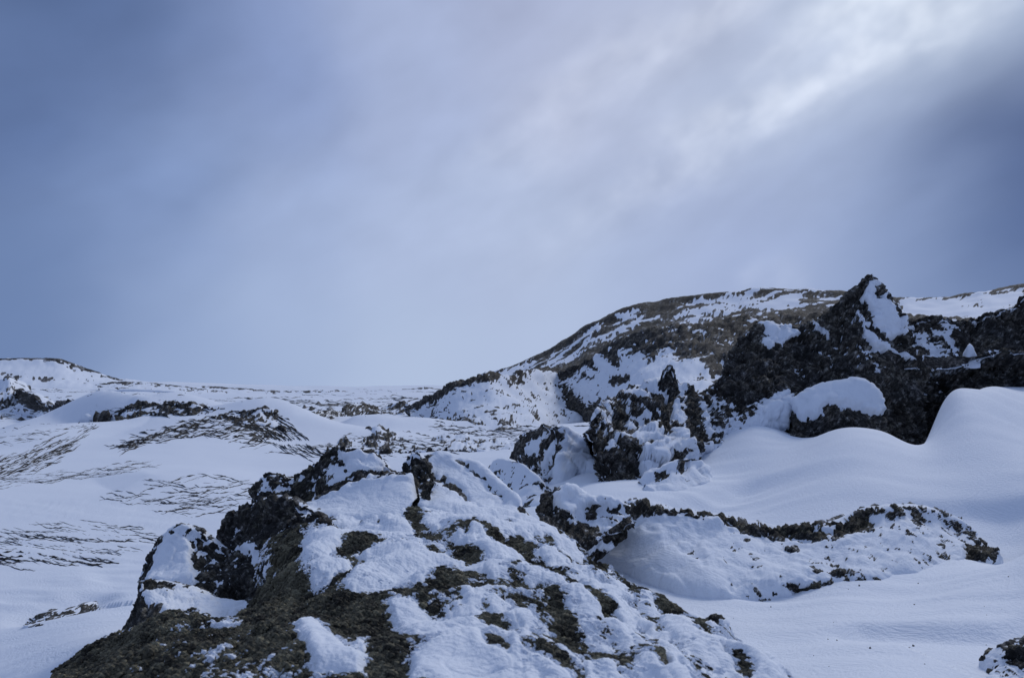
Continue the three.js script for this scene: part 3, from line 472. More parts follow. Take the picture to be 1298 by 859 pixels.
// brown slope below it, with the snow bowl
ridge({ name: 'hillside', kind: 'structure', category: 'hill', label: 'dark brown rubble slope above the bowl of snow', size: 1.6, amp: 0.4, low: 0.4, cover: 0.12, upCover: 0.1, mottle: 0.4, brown: 0.9, moss: 0.4, dry: 0.3, lichen: 0.35, back: 0.15, drop: 0.2, sink: 20, dc: [150,140,130,125,120,115,110,110,110,110,110,110,110], db: [125,122,115,100,85,72,62,60,60,60,60,60,60], step: 1.9, bulge: [[0.3, 0.3], [0.6, 0.6], [0.85, 0.85]],
  crest: [[640, 500], [680, 483], [715, 468], [750, 452], [785, 428], [820, 414], [870, 410], [920, 404], [980, 398], [1040, 394], [1100, 392], [1200, 400], [1340, 410]],
  base: [[650, 522], [690, 520], [730, 520], [765, 520], [800, 520], [830, 520], [875, 520], [925, 515], [980, 510], [1040, 505], [1100, 500], [1200, 495], [1340, 490]],
  patches: [
    [[[782, 440], [800, 450], [812, 446], [822, 458], [845, 440], [862, 458], [872, 452], [896, 458], [902, 482], [890, 500], [850, 505], [800, 510], [740, 510], [720, 486], [742, 478], [772, 480], [785, 462]], 0.76, 6],
    [[[752, 448], [770, 455], [782, 470], [775, 476], [757, 468]], 0.95, 3], [[[694, 488], [740, 468], [760, 474], [745, 482]], 0.6, 6], [[[735, 466], [780, 478], [790, 484], [770, 484], [738, 470]], 1.0, 2.5],
    [[[770, 478], [786, 474], [800, 478], [792, 486], [774, 486]], 0.0, 3], [[[880, 466], [896, 462], [892, 480], [878, 482]], 0.45, 4] ] });
// spur with the dark cone
ridge({ name: 'rock_spur', category: 'rock', label: 'long snowy spur with a dark broken crest running down to the plain', size: 1.7, amp: 0.3, low: 0.4, cover: 0.72, upCover: -0.1, mottle: 0.5, brown: 0.5, moss: 0.25, dry: 0.4, lichen: 0.2, back: 0.12, drop: 0.3, sink: 8, rise: 26, limit: 140, lines: 0.6, fine: 0.05, drape: 0.2,
  crest: [[512, 516], [530, 508], [552, 496], [570, 486], [598, 476], [616, 469], [640, 476], [668, 468], [700, 470], [740, 480]],
  base: [[520, 526], [540, 538], [565, 541], [590, 544], [615, 546], [640, 545], [665, 544], [690, 540], [715, 536], [750, 532]],
  patches: [
    [[[505, 512], [530, 503], [555, 491], [570, 481], [600, 471], [617, 465], [640, 471], [632, 480], [615, 480], [590, 490], [572, 495], [555, 506], [535, 514], [516, 520]], -0.15, 3],
    [[[560, 508], [600, 488], [634, 484], [650, 490], [640, 510], [600, 525], [560, 525]], 0.72, 6], [[[540, 528], [580, 524], [600, 535], [640, 528], [660, 540], [560, 545]], 0.35, 6],
    [[[647, 470], [668, 465], [670, 480], [655, 490], [645, 484]], 0.1, 4] ] });
ridge({ name: 'cinder_cone', category: 'rock', label: 'rounded dark rubble cone at the foot of the brown hill', size: 1.4, amp: 0.26, low: 0.3, cover: -0.2, upCover: 0.1, mottle: 0.35, brown: 0.7, moss: 0.1, lichen: 0.25, back: 0.05, drop: 0.5, sink: 10, under: 1, bulge: [[0.3, 0.15], [0.7, 0.5]],
  rise: 12, limit: 140, crest: [[652, 532], [662, 500], [672, 474], [690, 464], [705, 466], [722, 472], [736, 490], [742, 508], [748, 524]], base: [[650, 540], [660, 536], [672, 532], [688, 530], [704, 531], [720, 532], [734, 530], [744, 526], [752, 530]] });
// ---------------------------------------------------------------- crags on the slope
const CRAG = { category: 'rock', moss: 0.35, dry: 0.5, lichen: 0.8, tone: 1.5, dust: 0.95, block: 0.9, brown: 0.6, hard: 0.6 };
ridge({ ...CRAG, name: 'lava_crag', label: 'tall pointed black crag with a snow-plastered peak', size: 0.44, amp: 0.115, low: 0.05, thick: 0.01, cover: 0.02, upCover: 0.1, mottle: 0.35, step: 1.5, sink: 40, back: 0.07, drop: 0.7, bulge: [[0.22, 0.1], [0.5, 0.4], [0.78, 0.75]],
  dc: [17.2, 17.6, 18.2, 18.6, 18.8, 18.8, 18.9, 19, 19, 19, 18.9, 18.8, 18.6, 18.4], db: [16.2, 16, 16, 16.2, 16.4, 16.6, 16.6, 16.6, 16.8, 17, 17, 17.2, 17.4, 17.8],
  crest: [[862, 545], [893, 500], [915, 470], [930, 440], [957, 405], [985, 408], [1012, 416], [1042, 396], [1072, 372], [1104, 342], [1124, 362], [1146, 402], [1162, 446], [1178, 470]],
  base: [[866, 556], [890, 562], [915, 560], [940, 545], [965, 530], [985, 512], [1010, 540], [1035, 552], [1060, 552], [1085, 552], [1110, 556], [1135, 560], [1160, 560], [1180, 545]],
  patches: [
    [[[1104, 350], [1116, 352], [1130, 372], [1148, 404], [1152, 420], [1130, 430], [1112, 408], [1100, 382], [1092, 376], [1096, 364]], 0.88, 4],
    [[[1098, 380], [1112, 396], [1104, 400], [1094, 386]], 0.1, 3], [[[1112, 360], [1122, 362], [1124, 372], [1114, 376]], 0.1, 3],
    [[[1082, 388], [1096, 400], [1112, 424], [1138, 438], [1160, 450], [1166, 460], [1140, 446], [1112, 438], [1098, 420], [1088, 402]], 0.9, 3.5],
    [[[958, 402], [980, 404], [1000, 412], [1014, 422], [1010, 430], [990, 430], [972, 424], [968, 414]], 0.88, 3], [[[968, 424], [984, 428], [980, 440], [968, 436]], 0.8, 3],
    [[[1029, 406], [1050, 420], [1048, 426], [1034, 416]], 1.05, 2.5],
    [[[880, 520], [905, 500], [940, 520], [960, 500], [968, 520], [940, 550], [905, 560], [880, 560]], 0.5, 10, 0.9], [[[900, 440], [925, 440], [920, 480], [905, 500], [890, 500]], 0.3, 8],
    [[[960, 520], [975, 500], [1000, 490], [1008, 500], [1000, 545], [965, 545], [940, 552]], 1.0, 5], [[[1130, 470], [1200, 470], [1200, 560], [1050, 560], [1060, 535]], -0.3, 10] ] });
ridge({ ...CRAG, name: 'lava_crag', label: 'broken black crag with frosted face behind the mossy ledge', size: 0.5, amp: 0.15, low: 0.1, cover: 0.12, upCover: 0.15, mottle: 0.45, sink: 30, back: 0.08, drop: 0.6, dc: 20.5, db: 19, shift: 5.5,
  crest: [[1128, 440], [1142, 412], [1160, 400], [1178, 397], [1200, 402], [1222, 404], [1245, 392], [1262, 386], [1278, 384], [1298, 372], [1330, 380], [1380, 372], [1450, 400]],
  base: [[1124, 480], [1140, 480], [1158, 480], [1178, 480], [1200, 480], [1222, 480], [1244, 478], [1262, 478], [1280, 478], [1300, 478], [1335, 480], [1385, 480], [1455, 480]],
  patches: [[[[1160, 415], [1190, 412], [1215, 418], [1222, 440], [1200, 462], [1176, 462], [1162, 440]], 0.5, 6], [[[1258, 400], [1276, 396], [1270, 408], [1260, 408]], 0.95, 3], [[[1300, 385], [1240, 400], [1225, 430], [1230, 450], [1320, 450]], -0.1, 6]] });
ridge({ ...CRAG, name: 'rock_ledge', label: 'rounded mossy ledge overhanging the deep snowdrift', size: 0.5, amp: 0.08, low: 0.16, cover: -0.15, upCover: 0.15, mottle: 0.25, moss: 0.8, dry: 0.35, lichen: 0.25, sink: 0, back: 0.05, drop: 0.5, shift: 2.2, bulge: [[0.15, -1.2], [0.55, -0.6], [0.85, 0.3]],
  dc: [18.3, 18.4, 18.5, 18.6, 18.6, 18.6, 18.6, 18.6], db: [18.8, 19, 19, 19, 19, 19, 19, 19],
  crest: [[1118, 478], [1145, 462], [1175, 458], [1210, 456], [1245, 450], [1275, 444], [1310, 446], [1400, 448]], base: [[1120, 560], [1150, 565], [1180, 555], [1210, 530], [1245, 510], [1275, 505], [1310, 505], [1400, 510]],
  patches: [[[[1150, 470], [1185, 462], [1196, 472], [1170, 482]], 0.4, 6]] });
ridge({ ...CRAG, name: 'snow_horn', block: 0, label: 'small pointed tooth of rock plastered white above the mossy ledge', size: 0.3, amp: 0.045, low: 0.03, cover: 0.9, upCover: 0, mottle: 0.3, sink: 6, back: 0.015, drop: 0.6, dc: 18.9, db: 18.7, crest: [[1224, 458], [1227, 446], [1230, 436], [1236, 446], [1242, 456]], base: [[1222, 460], [1226, 460], [1231, 461], [1236, 461], [1243, 460]] });
ridge({ ...CRAG, name: 'lava_boulder', block: 0.3, label: 'black boulder under a thick rounded snow cushion at the crag foot', size: 0.36, amp: 0.07, low: 0.08, cover: 0.0, upCover: 0.1, thick: 0.07, sink: 30, back: 0.04, drop: 0.5, shift: 1.1, dc: 16.6, db: 15.9, bulge: [[0.2, 0.05], [0.45, 0.2], [0.75, 0.6]],
  crest: [[1003, 530], [1010, 512], [1030, 497], [1052, 488], [1075, 485], [1098, 488], [1114, 500], [1122, 520]], base: [[1003, 548], [1014, 553], [1034, 556], [1054, 556], [1076, 558], [1096, 558], [1112, 558], [1126, 552]],
  patches: [[[[1004, 514], [1028, 492], [1050, 480], [1090, 478], [1118, 496], [1122, 522], [1106, 524], [1086, 516], [1050, 514], [1040, 526], [1012, 530]], 1.4, 4], [[[1000, 532], [1040, 530], [1060, 520], [1124, 526], [1130, 570], [1000, 570]], -0.3, 3]] });
ridge({ ...CRAG, name: 'lava_outcrop', label: 'frost-speckled craggy outcrop with snow shelves below the standing rock', size: 0.34, amp: 0.13, low: 0.1, cover: 0.54, upCover: 0.1, mottle: 0.6, lichen: 0.5, sink: 30, back: 0.12, drop: 0.25, step: 1.5, bulge: [[0.2, 0.12], [0.45, 0.3], [0.72, 0.65]],
  dc: [14.8, 15.4, 16, 16.6, 17, 17.2, 17.2, 17.2, 17.2, 17], db: [14, 13.8, 13.6, 13.6, 13.6, 13.8, 14.4, 14.8, 15.2, 15.6],
  crest: [[752, 540], [757, 518], [768, 504], [790, 492], [815, 484], [840, 482], [866, 486], [890, 500], [908, 526], [920, 550]],
  base: [[752, 598], [758, 608], [776, 618], [798, 622], [816, 626], [834, 606], [852, 580], [872, 566], [895, 562], [918, 562]],
  patches: [
    [[[750, 530], [757, 530], [762, 560], [775, 570], [800, 555], [812, 575], [818, 600], [816, 632], [775, 625], [750, 600]], 0.12, 6], [[[765, 500], [795, 490], [800, 510], [785, 545], [768, 545], [760, 520]], 0.55, 8],
    [[[806, 546], [824, 538], [840, 542], [836, 552], [816, 562], [804, 560]], 1.1, 3], [[[812, 572], [838, 560], [862, 544], [876, 540], [880, 556], [856, 572], [836, 592], [822, 604], [814, 592]], 1.15, 4],
    [[[842, 500], [858, 494], [854, 520], [846, 530], [840, 528]], -0.1, 3], [[[872, 490], [886, 490], [890, 540], [896, 562], [880, 562], [872, 530]], -0.1, 4], [[[832, 534], [862, 530], [866, 536], [836, 542]], 0.0, 3],
    [[[780, 510], [792, 505], [798, 525], [786, 545], [780, 540]], 0.05, 4], [[[858, 492], [872, 492], [872, 536], [856, 540], [850, 528]], 0.62, 5] ] });
ridge({ ...CRAG, name: 'standing_rock', label: 'upright black knob of rock standing in the snow bowl', size: 0.25, amp: 0.06, low: 0.05, cover: -0.1, upCover: 0.1, mottle: 0.3, sink: 20, back: 0.02, drop: 1.2, dc: 16.9, db: 16.6, step: 1.3, crest: [[832, 502], [834, 482], [839, 467], [846, 460], [853, 461], [858, 474], [862, 488], [864, 504]], base: [[830, 508], [836, 508], [841, 508], [846, 509], [851, 509], [856, 509], [861, 508], [867, 508]] });
ridge({ ...CRAG, name: 'lava_boulder', label: 'low rounded boulder with bare mossy top and snow skirts below the craggy outcrop', size: 0.3, amp: 0.05, low: 0.07, cover: 0.85, upCover: 0, mottle: 0.3, moss: 0.8, sink: 12, back: 0.06, drop: 0.25, shift: 3.1, rise: 0.7, limit: 24,
  crest: [[812, 612], [825, 598], [842, 588], [860, 580], [878, 577], [890, 582], [898, 592], [902, 606]], base: [[818, 618], [830, 624], [845, 626], [862, 623], [876, 618], [886, 614], [896, 610], [904, 610]],
  patches: [[[[828, 600], [842, 592], [852, 600], [846, 606], [832, 612]], 0.15, 4], [[[855, 592], [868, 578], [886, 578], [876, 590], [868, 598], [856, 602]], 0.15, 4]] });
ridge({ ...CRAG, name: 'lava_slab', label: 'jagged slab with snowy face leaning beside the twin boulder on the snow', size: 0.3, amp: 0.07, low: 0.07, cover: 0.6, upCover: 0, mottle: 0.5, sink: 14, back: 0.05, drop: 0.6, shift: 6.1, rise: 0.8, limit: 24,
  crest: [[645, 588], [650, 568], [660, 552], [674, 544], [690, 536], [697, 540], [700, 556], [700, 580]], base: [[643, 600], [652, 604], [662, 606], [673, 604], [684, 604], [692, 606], [700, 606], [708, 604]],
  patches: [[[[645, 585], [652, 564], [664, 550], [690, 533], [698, 538], [684, 552], [668, 560], [658, 580], [648, 600]], 0.0, 3.5], [[[664, 568], [684, 556], [694, 562], [690, 578], [670, 580]], 1.0, 4], [[[650, 584], [676, 572], [684, 590], [676, 606], [650, 604]], 0.25, 5]] });
ridge({ ...CRAG, name: 'lava_slab', label: 'snow-faced slab with a dark cracked spine, the larger of the twin boulders', size: 0.3, amp: 0.07, low: 0.08, cover: 0.95, upCover: 0, mottle: 0.3, sink: 14, back: 0.05, drop: 0.5, shift: 9.1, rise: 0.8, limit: 24,
  crest: [[678, 590], [682, 568], [690, 552], [702, 538], [714, 541], [728, 548], [742, 556], [750, 574], [758, 592]], base: [[680, 606], [690, 614], [700, 618], [710, 614], [722, 606], [734, 600], [744, 598], [752, 596], [762, 598]],
  patches: [[[[678, 600], [682, 566], [692, 548], [704, 534], [710, 540], [700, 556], [690, 574], [686, 600], [690, 606]], 0.05, 3], [[[706, 545], [714, 548], [712, 566], [704, 585], [696, 600], [688, 602], [698, 582], [704, 564]], 0.05, 3], [[[686, 612], [700, 602], [704, 608], [696, 618]], 0.1, 3]] });

// ---------------------------------------------------------------- long ridge across the basin
ridge({ ...CRAG, name: 'lava_ridge', label: 'long low ridge plastered with snow under a dark mossy crest', block: 0.25, size: 0.18, amp: 0.05, low: 0.04, cover: 0.85, upCover: -0.1, mottle: 0.3, moss: 0.95, dry: 0.45, lichen: 0.25, thick: 0.015, sink: 30, back: 0.08, drop: 0.25, hard: 0.2, drape: 0.08, fine: 0.06, step: 1.6, bulge: [[0.2, 0.1], [0.5, 0.45], [0.8, 0.82]],
  rise: 1.4, limit: 24,
  crest: [[738, 668], [752, 648], [785, 637], [825, 636], [868, 644], [910, 655], [955, 662], [1005, 664], [1060, 658], [1105, 644], [1155, 640], [1210, 655], [1262, 690]],
  base: [[745, 690], [775, 720], [815, 742], [860, 757], [905, 766], [950, 766], [985, 752], [1025, 744], [1065, 744], [1105, 738], [1150, 732], [1205, 722], [1268, 698]],
  streak: [0.6, 0.6, 0.15, 2.2], seams: [0.55, 0.83, 0.15, 3.2],
  patches: [
    [[[735, 690], [742, 655], [770, 634], [830, 630], [900, 645], [912, 656], [880, 656], [840, 651], [800, 655], [765, 653], [752, 664], [746, 692]], 0.05, 5, 0.95],
    [[[752, 652], [775, 654], [835, 686], [875, 710], [905, 730], [930, 755], [880, 762], [800, 735], [745, 690]], 1.3, 6],
    [[[905, 648], [960, 654], [1010, 658], [1060, 652], [1100, 638], [1120, 640], [1110, 664], [1070, 680], [1020, 686], [1000, 680], [960, 677], [920, 668]], -0.05, 5], [[[1030, 664], [1060, 664], [1056, 674], [1036, 674]], 0.7, 4],
    [[[1100, 636], [1160, 634], [1215, 652], [1270, 690], [1260, 706], [1225, 716], [1240, 690], [1200, 672], [1160, 665], [1120, 660]], 0.42, 7, 0.95], [[[1225, 690], [1255, 686], [1270, 698], [1240, 714], [1220, 714]], 0.15, 4],
    [[[1040, 705], [1070, 705], [1078, 735], [1060, 738], [1045, 722]], 0.4, 7], [[[1000, 742], [1060, 738], [1120, 742], [1110, 752], [1010, 756]], 0.0, 4], [[[1155, 700], [1200, 690], [1215, 705], [1170, 725]], 0.5, 8], [[[965, 742], [990, 740], [996, 760], [960, 775]], 0.35, 4] ] });
ridge({ ...CRAG, name: 'lava_boulder', label: 'black craggy boulder at the head of the long ridge', size: 0.22, amp: 0.06, low: 0.06, cover: 0.35, upCover: 0.1, mottle: 0.4, moss: 0.7, sink: 30, back: 0.06, drop: 0.4, shift: 4.4, dc: 8.3, db: 7.6,
  crest: [[684, 650], [690, 630], [704, 622], [716, 614], [732, 620], [750, 628], [775, 634], [800, 642]], base: [[684, 664], [694, 672], [706, 678], [718, 684], [732, 690], [746, 690], [770, 670], [796, 652]],
  patches: [[[[705, 626], [722, 620], [745, 630], [740, 650], [720, 655], [708, 645]], 0.95, 5], [[[745, 626], [790, 634], [770, 640], [745, 640]], 0.8, 4], [[[682, 640], [700, 624], [706, 650], [730, 665], [745, 655], [748, 690], [700, 680]], 0.0, 5]] });
// ---------------------------------------------------------------- the mossy mound underfoot and its blocks
const NEAR = { category: 'rock', hard: 0.3, moss: 0.9, dry: 0.6, lichen: 0.4, brown: 0.2 };
const mound = loft({ ...NEAR, name: 'mossy_mound', label: 'broad moss-covered lava mound streaked with melting snow', size: 0.17, amp: 0.045, low: 0.065, lowSize: 0.36, steep: 0, tile: 0.7, fq: 0.38, cover: 0.98, upCover: 0.1, mottle: 0.28, mossBias: 0.35, thick: 0.01, facet: 0.4, soft: 2, wob: 0.6, dense: 1.35, rough: 0.8, poke: 0.55, hidden: 1, step: 1.7, streak: [-0.19, 0.98, 0.3, 2.2], seams: [-0.19, 0.98, 0.22, 4.2],
  cuts: [
    [[[540, 600], [600, 635], [660, 690], [720, 735], [790, 790], [860, 865]], 5, 0.85], [[[640, 612], [690, 662], [740, 703], [800, 745], [870, 795], [950, 860]], 5, 0.95], [[[690, 690], [760, 733], [830, 788], [900, 862]], 4, 0.8],
    [[[500, 645], [560, 682], [640, 722], [720, 775], [800, 830], [840, 865]], 7, 0.95], [[[560, 735], [640, 762], [720, 808], [785, 862]], 8, 0.95], [[[520, 772], [600, 790], [680, 832], [730, 868]], 9, 0.9], [[[600, 668], [665, 700], [745, 752], [815, 806], [880, 862]], 4, 0.75],
    [[[640, 690], [665, 690], [690, 700]], 7, 1], [[[655, 752], [690, 765], [715, 790]], 9, 0.9], [[[745, 835], [790, 850]], 10, 0.9], [[[588, 815], [640, 840]], 8, 0.8],
    [[[400, 668], [440, 662], [480, 668], [520, 690], [560, 700], [620, 705]], 6, 0.95], [[[395, 715], [430, 700], [470, 690], [540, 685], [590, 672]], 7, 0.9], [[[420, 745], [460, 735], [500, 715], [560, 725], [620, 740], [660, 745]], 8, 0.95], [[[400, 780], [480, 762], [560, 752], [640, 745], [700, 755]], 13, 1.1], [[[520, 655], [560, 643], [600, 668]], 6, 0.9], [[[440, 690], [452, 715], [430, 745]], 10, 0.9] ],
  net: [
    [[-60, 1080, 1.9], [150, 1060, 1.8], [350, 1050, 1.8], [550, 1050, 1.8], [750, 1050, 1.8], [950, 1060, 1.9], [1120, 1100, 2.0], [1250, 1250, 2.1]],
    [[20, 930, 2.9], [170, 872, 2.7], [350, 860, 2.6], [520, 855, 2.6], [680, 855, 2.6], [830, 865, 2.7], [985, 872, 2.9], [1060, 960, 3.1]],
    [[90, 880, 3.7], [230, 812, 3.5], [370, 795, 3.4], [510, 785, 3.4], [650, 780, 3.4], [790, 790, 3.4], [905, 812, 3.6], [970, 880, 3.9]],
    [[250, 840, 4.6], [320, 785, 4.5], [400, 752, 4.3], [510, 732, 4.3], [630, 725, 4.3], [735, 735, 4.4], [830, 765, 4.6], [885, 830, 4.9]],
    [[325, 800, 5.4], [338, 748, 5.2], [400, 695, 5.1], [500, 684, 5.2], [600, 675, 5.2], [690, 692, 5.3], [772, 722, 5.5], [815, 780, 5.8]],
    [[325, 760, 6.2], [338, 700, 6.0], [390, 668, 6.0], [490, 660, 6.1], [580, 656, 6.1], [650, 662, 6.2], [722, 690, 6.4], [755, 740, 6.7]],
    [[335, 730, 7.2], [350, 700, 7.2], [400, 670, 7.2], [480, 655, 7.1], [560, 645, 7.1], [620, 645, 7.1], [672, 660, 7.2], [695, 690, 7.4]],
    [[340, 710, 8], [365, 690, 8], [400, 665, 8], [450, 645, 8], [530, 625, 8], [590, 625, 8], [632, 640, 8], [662, 655, 8]],
    [[345, 740, 8.8], [370, 720, 8.8], [400, 700, 8.8], [450, 690, 8.8], [530, 690, 8.8], [590, 690, 8.8], [630, 700, 8.8], [660, 720, 8.8]],
  ],
  patches: [
    [[[60, 900], [120, 800], [330, 770], [430, 770], [470, 800], [560, 800], [570, 850], [540, 900], [300, 920]], 0.25, 12, 0.9],
    [[[320, 800], [335, 720], [345, 670], [385, 655], [392, 700], [388, 745], [440, 755], [520, 755], [540, 770], [480, 790], [420, 790], [350, 810]], 0.12, 8, 0.95],
    [[[480, 760], [560, 780], [560, 830], [520, 859], [470, 859], [460, 810]], 0.25, 9, 0.85],
    [[[370, 800], [395, 796], [430, 820], [462, 840], [455, 859], [400, 850]], 1.3, 7], [[[446, 808], [465, 812], [462, 830], [448, 826]], 1.0, 5], [[[240, 830], [300, 836], [360, 850], [400, 870], [250, 870]], 0.62, 12, 0.9], [[[330, 690], [350, 690], [345, 730], [335, 730]], 0.55, 6], [[[570, 690], [640, 706], [690, 730], [640, 732], [590, 712]], 1.05, 6, 0.6],
    [[[385, 690], [420, 680], [432, 694], [418, 712], [392, 718]], 1.15, 6], [[[430, 662], [500, 668], [530, 690], [500, 690], [470, 684]], 1.2, 6], [[[440, 745], [450, 720], [480, 700], [540, 690], [560, 720], [520, 730], [490, 750], [460, 756]], 0.95, 7],
    [[[490, 775], [520, 770], [570, 800], [620, 820], [600, 840], [550, 825], [510, 805]], 1.2, 7], [[[520, 845], [560, 830], [640, 845], [650, 880], [520, 880]], 1.2, 7],
    
    [[[400, 640], [440, 620], [520, 620], [520, 650], [450, 660], [400, 662]], 1.25, 5], [[[540, 610], [600, 612], [650, 650], [600, 665], [550, 650]], 1.15, 8],
    [[[680, 705], [740, 745], [700, 740]], 1.1, 6, 0.5] ] });
ridge({ ...NEAR, name: 'lava_block', label: 'craggy block crowning the mound with snow in its hollow', size: 0.2, amp: 0.05, low: 0.05, cover: 0.3, upCover: 0.1, mottle: 0.35, moss: 0.8, sink: 30, back: 0.06, drop: 0.4, dc: 8.1, db: 7.3, step: 1.4,
  crest: [[318, 622], [330, 604], [350, 597], [372, 604], [392, 590], [412, 572], [432, 565], [455, 567], [478, 574], [495, 590], [508, 600]],
  base: [[318, 650], [335, 660], [356, 664], [376, 662], [395, 655], [415, 648], [435, 642], [455, 638], [475, 632], [492, 622], [506, 612]],
  patches: [[[[432, 572], [455, 570], [482, 580], [494, 596], [470, 600], [445, 594]], 1.15, 4], [[[410, 590], [428, 588], [438, 606], [415, 610]], 0.55, 6], [[[335, 612], [350, 606], [366, 616], [352, 624]], 0.5, 5], [[[320, 640], [400, 620], [500, 600], [505, 612], [420, 650], [330, 670]], -0.1, 6]] });
ridge({ ...NEAR, name: 'lava_block', label: 'smooth white snow-filled panel set between dark rock edges on the mound', size: 0.2, amp: 0.03, low: 0.02, cover: 1.25, upCover: 0, mottle: 0.1, sink: 20, back: 0.05, drop: 0.3, dc: 7.3, db: 6.6, shift: 8, thick: 0.012, step: 1.6,
  crest: [[384, 640], [402, 628], [430, 616], [460, 607], [490, 600], [510, 597], [519, 602], [522, 620]], base: [[388, 654], [404, 658], [432, 656], [462, 656], [490, 654], [508, 652], [520, 648], [524, 644]],
  patches: [[[[380, 640], [402, 626], [432, 612], [515, 594], [520, 599], [465, 608], [430, 619], [402, 632], [384, 645]], 0.0, 2.5]] });
ridge({ ...NEAR, name: 'lava_block', label: 'dark upright wedge splitting the snowy top of the mound', size: 0.16, amp: 0.045, low: 0.03, cover: 0.0, upCover: 0.1, mottle: 0.3, moss: 0.6, sink: 20, back: 0.05, drop: 0.4, dc: 7.6, db: 6.9, shift: 12, step: 1.4,
  crest: [[505, 600], [512, 582], [522, 572], [534, 574], [542, 586], [550, 598]], base: [[512, 632], [516, 642], [522, 648], [528, 646], [536, 632], [546, 612]], patches: [[[[505, 575], [530, 566], [545, 580], [525, 582], [512, 590]], 0.35, 4]] });
ridge({ ...NEAR, name: 'lava_block', label: 'snow-sheeted slab with dark parallel cracks descending from the mound top', size: 0.22, amp: 0.028, low: 0.05, cover: 1.0, upCover: 0, mottle: 0.2, moss: 0.7, sink: 20, back: 0.05, drop: 0.4, dc: [8, 8, 8, 7.9, 7.7, 7.4, 7.1, 6.9], db: [6.8, 6.7, 6.6, 6.5, 6.4, 6.4, 6.4, 6.5], shift: 15, thick: 0.012, step: 1.6, streak: [0.45, 0.9, 0.3, 1.6],
  crest: [[528, 590], [545, 574], [565, 574], [590, 584], [615, 596], [638, 612], [656, 632], [668, 655]], base: [[532, 640], [548, 646], [566, 650], [584, 656], [604, 660], [624, 664], [646, 666], [662, 668]],
  patches: [[[[530, 602], [538, 596], [560, 606], [586, 622], [606, 640], [618, 655], [608, 655], [590, 634], [562, 616], [540, 606]], 0.15, 2.5], [[[570, 574], [590, 586], [618, 608], [645, 634], [640, 636], [612, 612], [584, 592]], 0.25, 2.5], [[[655, 640], [668, 645], [680, 668], [665, 672]], 0.0, 5], [[[505, 580], [540, 572], [550, 578], [530, 590]], 0.3, 4]] });
ridge({ ...NEAR, name: 'lava_block', label: 'dark lichen-speckled shoulder of the mound above the hollow', size: 0.2, amp: 0.045, low: 0.07, cover: 0.05, upCover: 0.05, mottle: 0.35, moss: 0.6, lichen: 0.7, sink: 40, back: 0.06, drop: 0.4, dc: [7.4, 7.4, 7.3, 7.2, 7, 6.8, 6.6], db: [6.8, 6.6, 6.4, 6.2, 5.9, 5.7, 5.6], shift: 18, step: 1.5,
  crest: [[268, 680], [282, 658], [300, 642], [322, 634], [345, 630], [372, 632], [400, 640]], base: [[258, 722], [280, 728], [300, 732], [320, 735], [338, 752], [352, 762], [372, 740]],
  patches: [[[[320, 640], [360, 640], [350, 700], [340, 760], [325, 750], [330, 700]], -0.3, 5], [[[300, 690], [330, 682], [336, 706], [318, 712]], 0.6, 6], [[[255, 690], [285, 675], [310, 690], [300, 720], [265, 728]], 0.35, 8]] });
ridge({ ...NEAR, name: 'lava_slab', label: 'pointed slab with a smooth snow-filled face and black rim', size: 0.18, amp: 0.035, low: 0.03, cover: 0.35, upCover: 0, mottle: 0.35, moss: 0.35, sink: 30, back: 0.05, drop: 0.5, dc: 6.9, db: 6.3, shift: 21, thick: 0.012, step: 1.4,
  crest: [[172, 735], [184, 704], [200, 682], [212, 668], [229, 662], [244, 668], [262, 678], [280, 690], [300, 700], [318, 712]], base: [[176, 742], [190, 742], [206, 742], [220, 740], [236, 738], [250, 738], [266, 738], [284, 738], [304, 736], [324, 732]],
  patches: [[[[186, 736], [196, 705], [212, 676], [226, 676], [242, 690], [240, 710], [250, 738], [215, 745]], 1.15, 4], [[[218, 668], [230, 664], [250, 672], [262, 684], [250, 682], [232, 676]], 0.8, 3], [[[236, 672], [250, 690], [244, 712], [254, 726], [250, 740], [300, 738], [322, 715], [262, 678]], 0.22, 5]] });
ridge({ ...NEAR, name: 'lava_slab', label: 'wedge-shaped slab dusted with snow lying below the pointed slab', size: 0.18, amp: 0.035, low: 0.03, cover: 0.4, upCover: 0.1, mottle: 0.25, moss: 0.5, sink: 30, back: 0.06, drop: 0.35, dc: [5.4, 5.5, 5.6, 5.7, 5.7, 5.6, 5.5, 5.4], db: [4.6, 4.5, 4.4, 4.4, 4.4, 4.5, 4.7, 4.9], shift: 24, step: 1.5,
  crest: [[148, 812], [166, 768], [180, 738], [205, 736], [240, 746], [280, 760], [320, 768], [350, 778]], base: [[145, 824], [165, 826], [190, 820], [218, 808], [250, 806], [285, 806], [320, 806], [352, 804]],
  patches: [[[[178, 742], [212, 740], [260, 752], [320, 768], [330, 780], [270, 790], [215, 778], [188, 760]], 0.82, 7], [[[145, 820], [170, 760], [186, 765], [215, 785], [215, 820], [150, 830]], -0.2, 6], [[[240, 790], [340, 784], [350, 810], [250, 810]], 0.1, 6], [[[176, 734], [200, 734], [222, 744], [182, 744]], 0.0, 2.5]] });
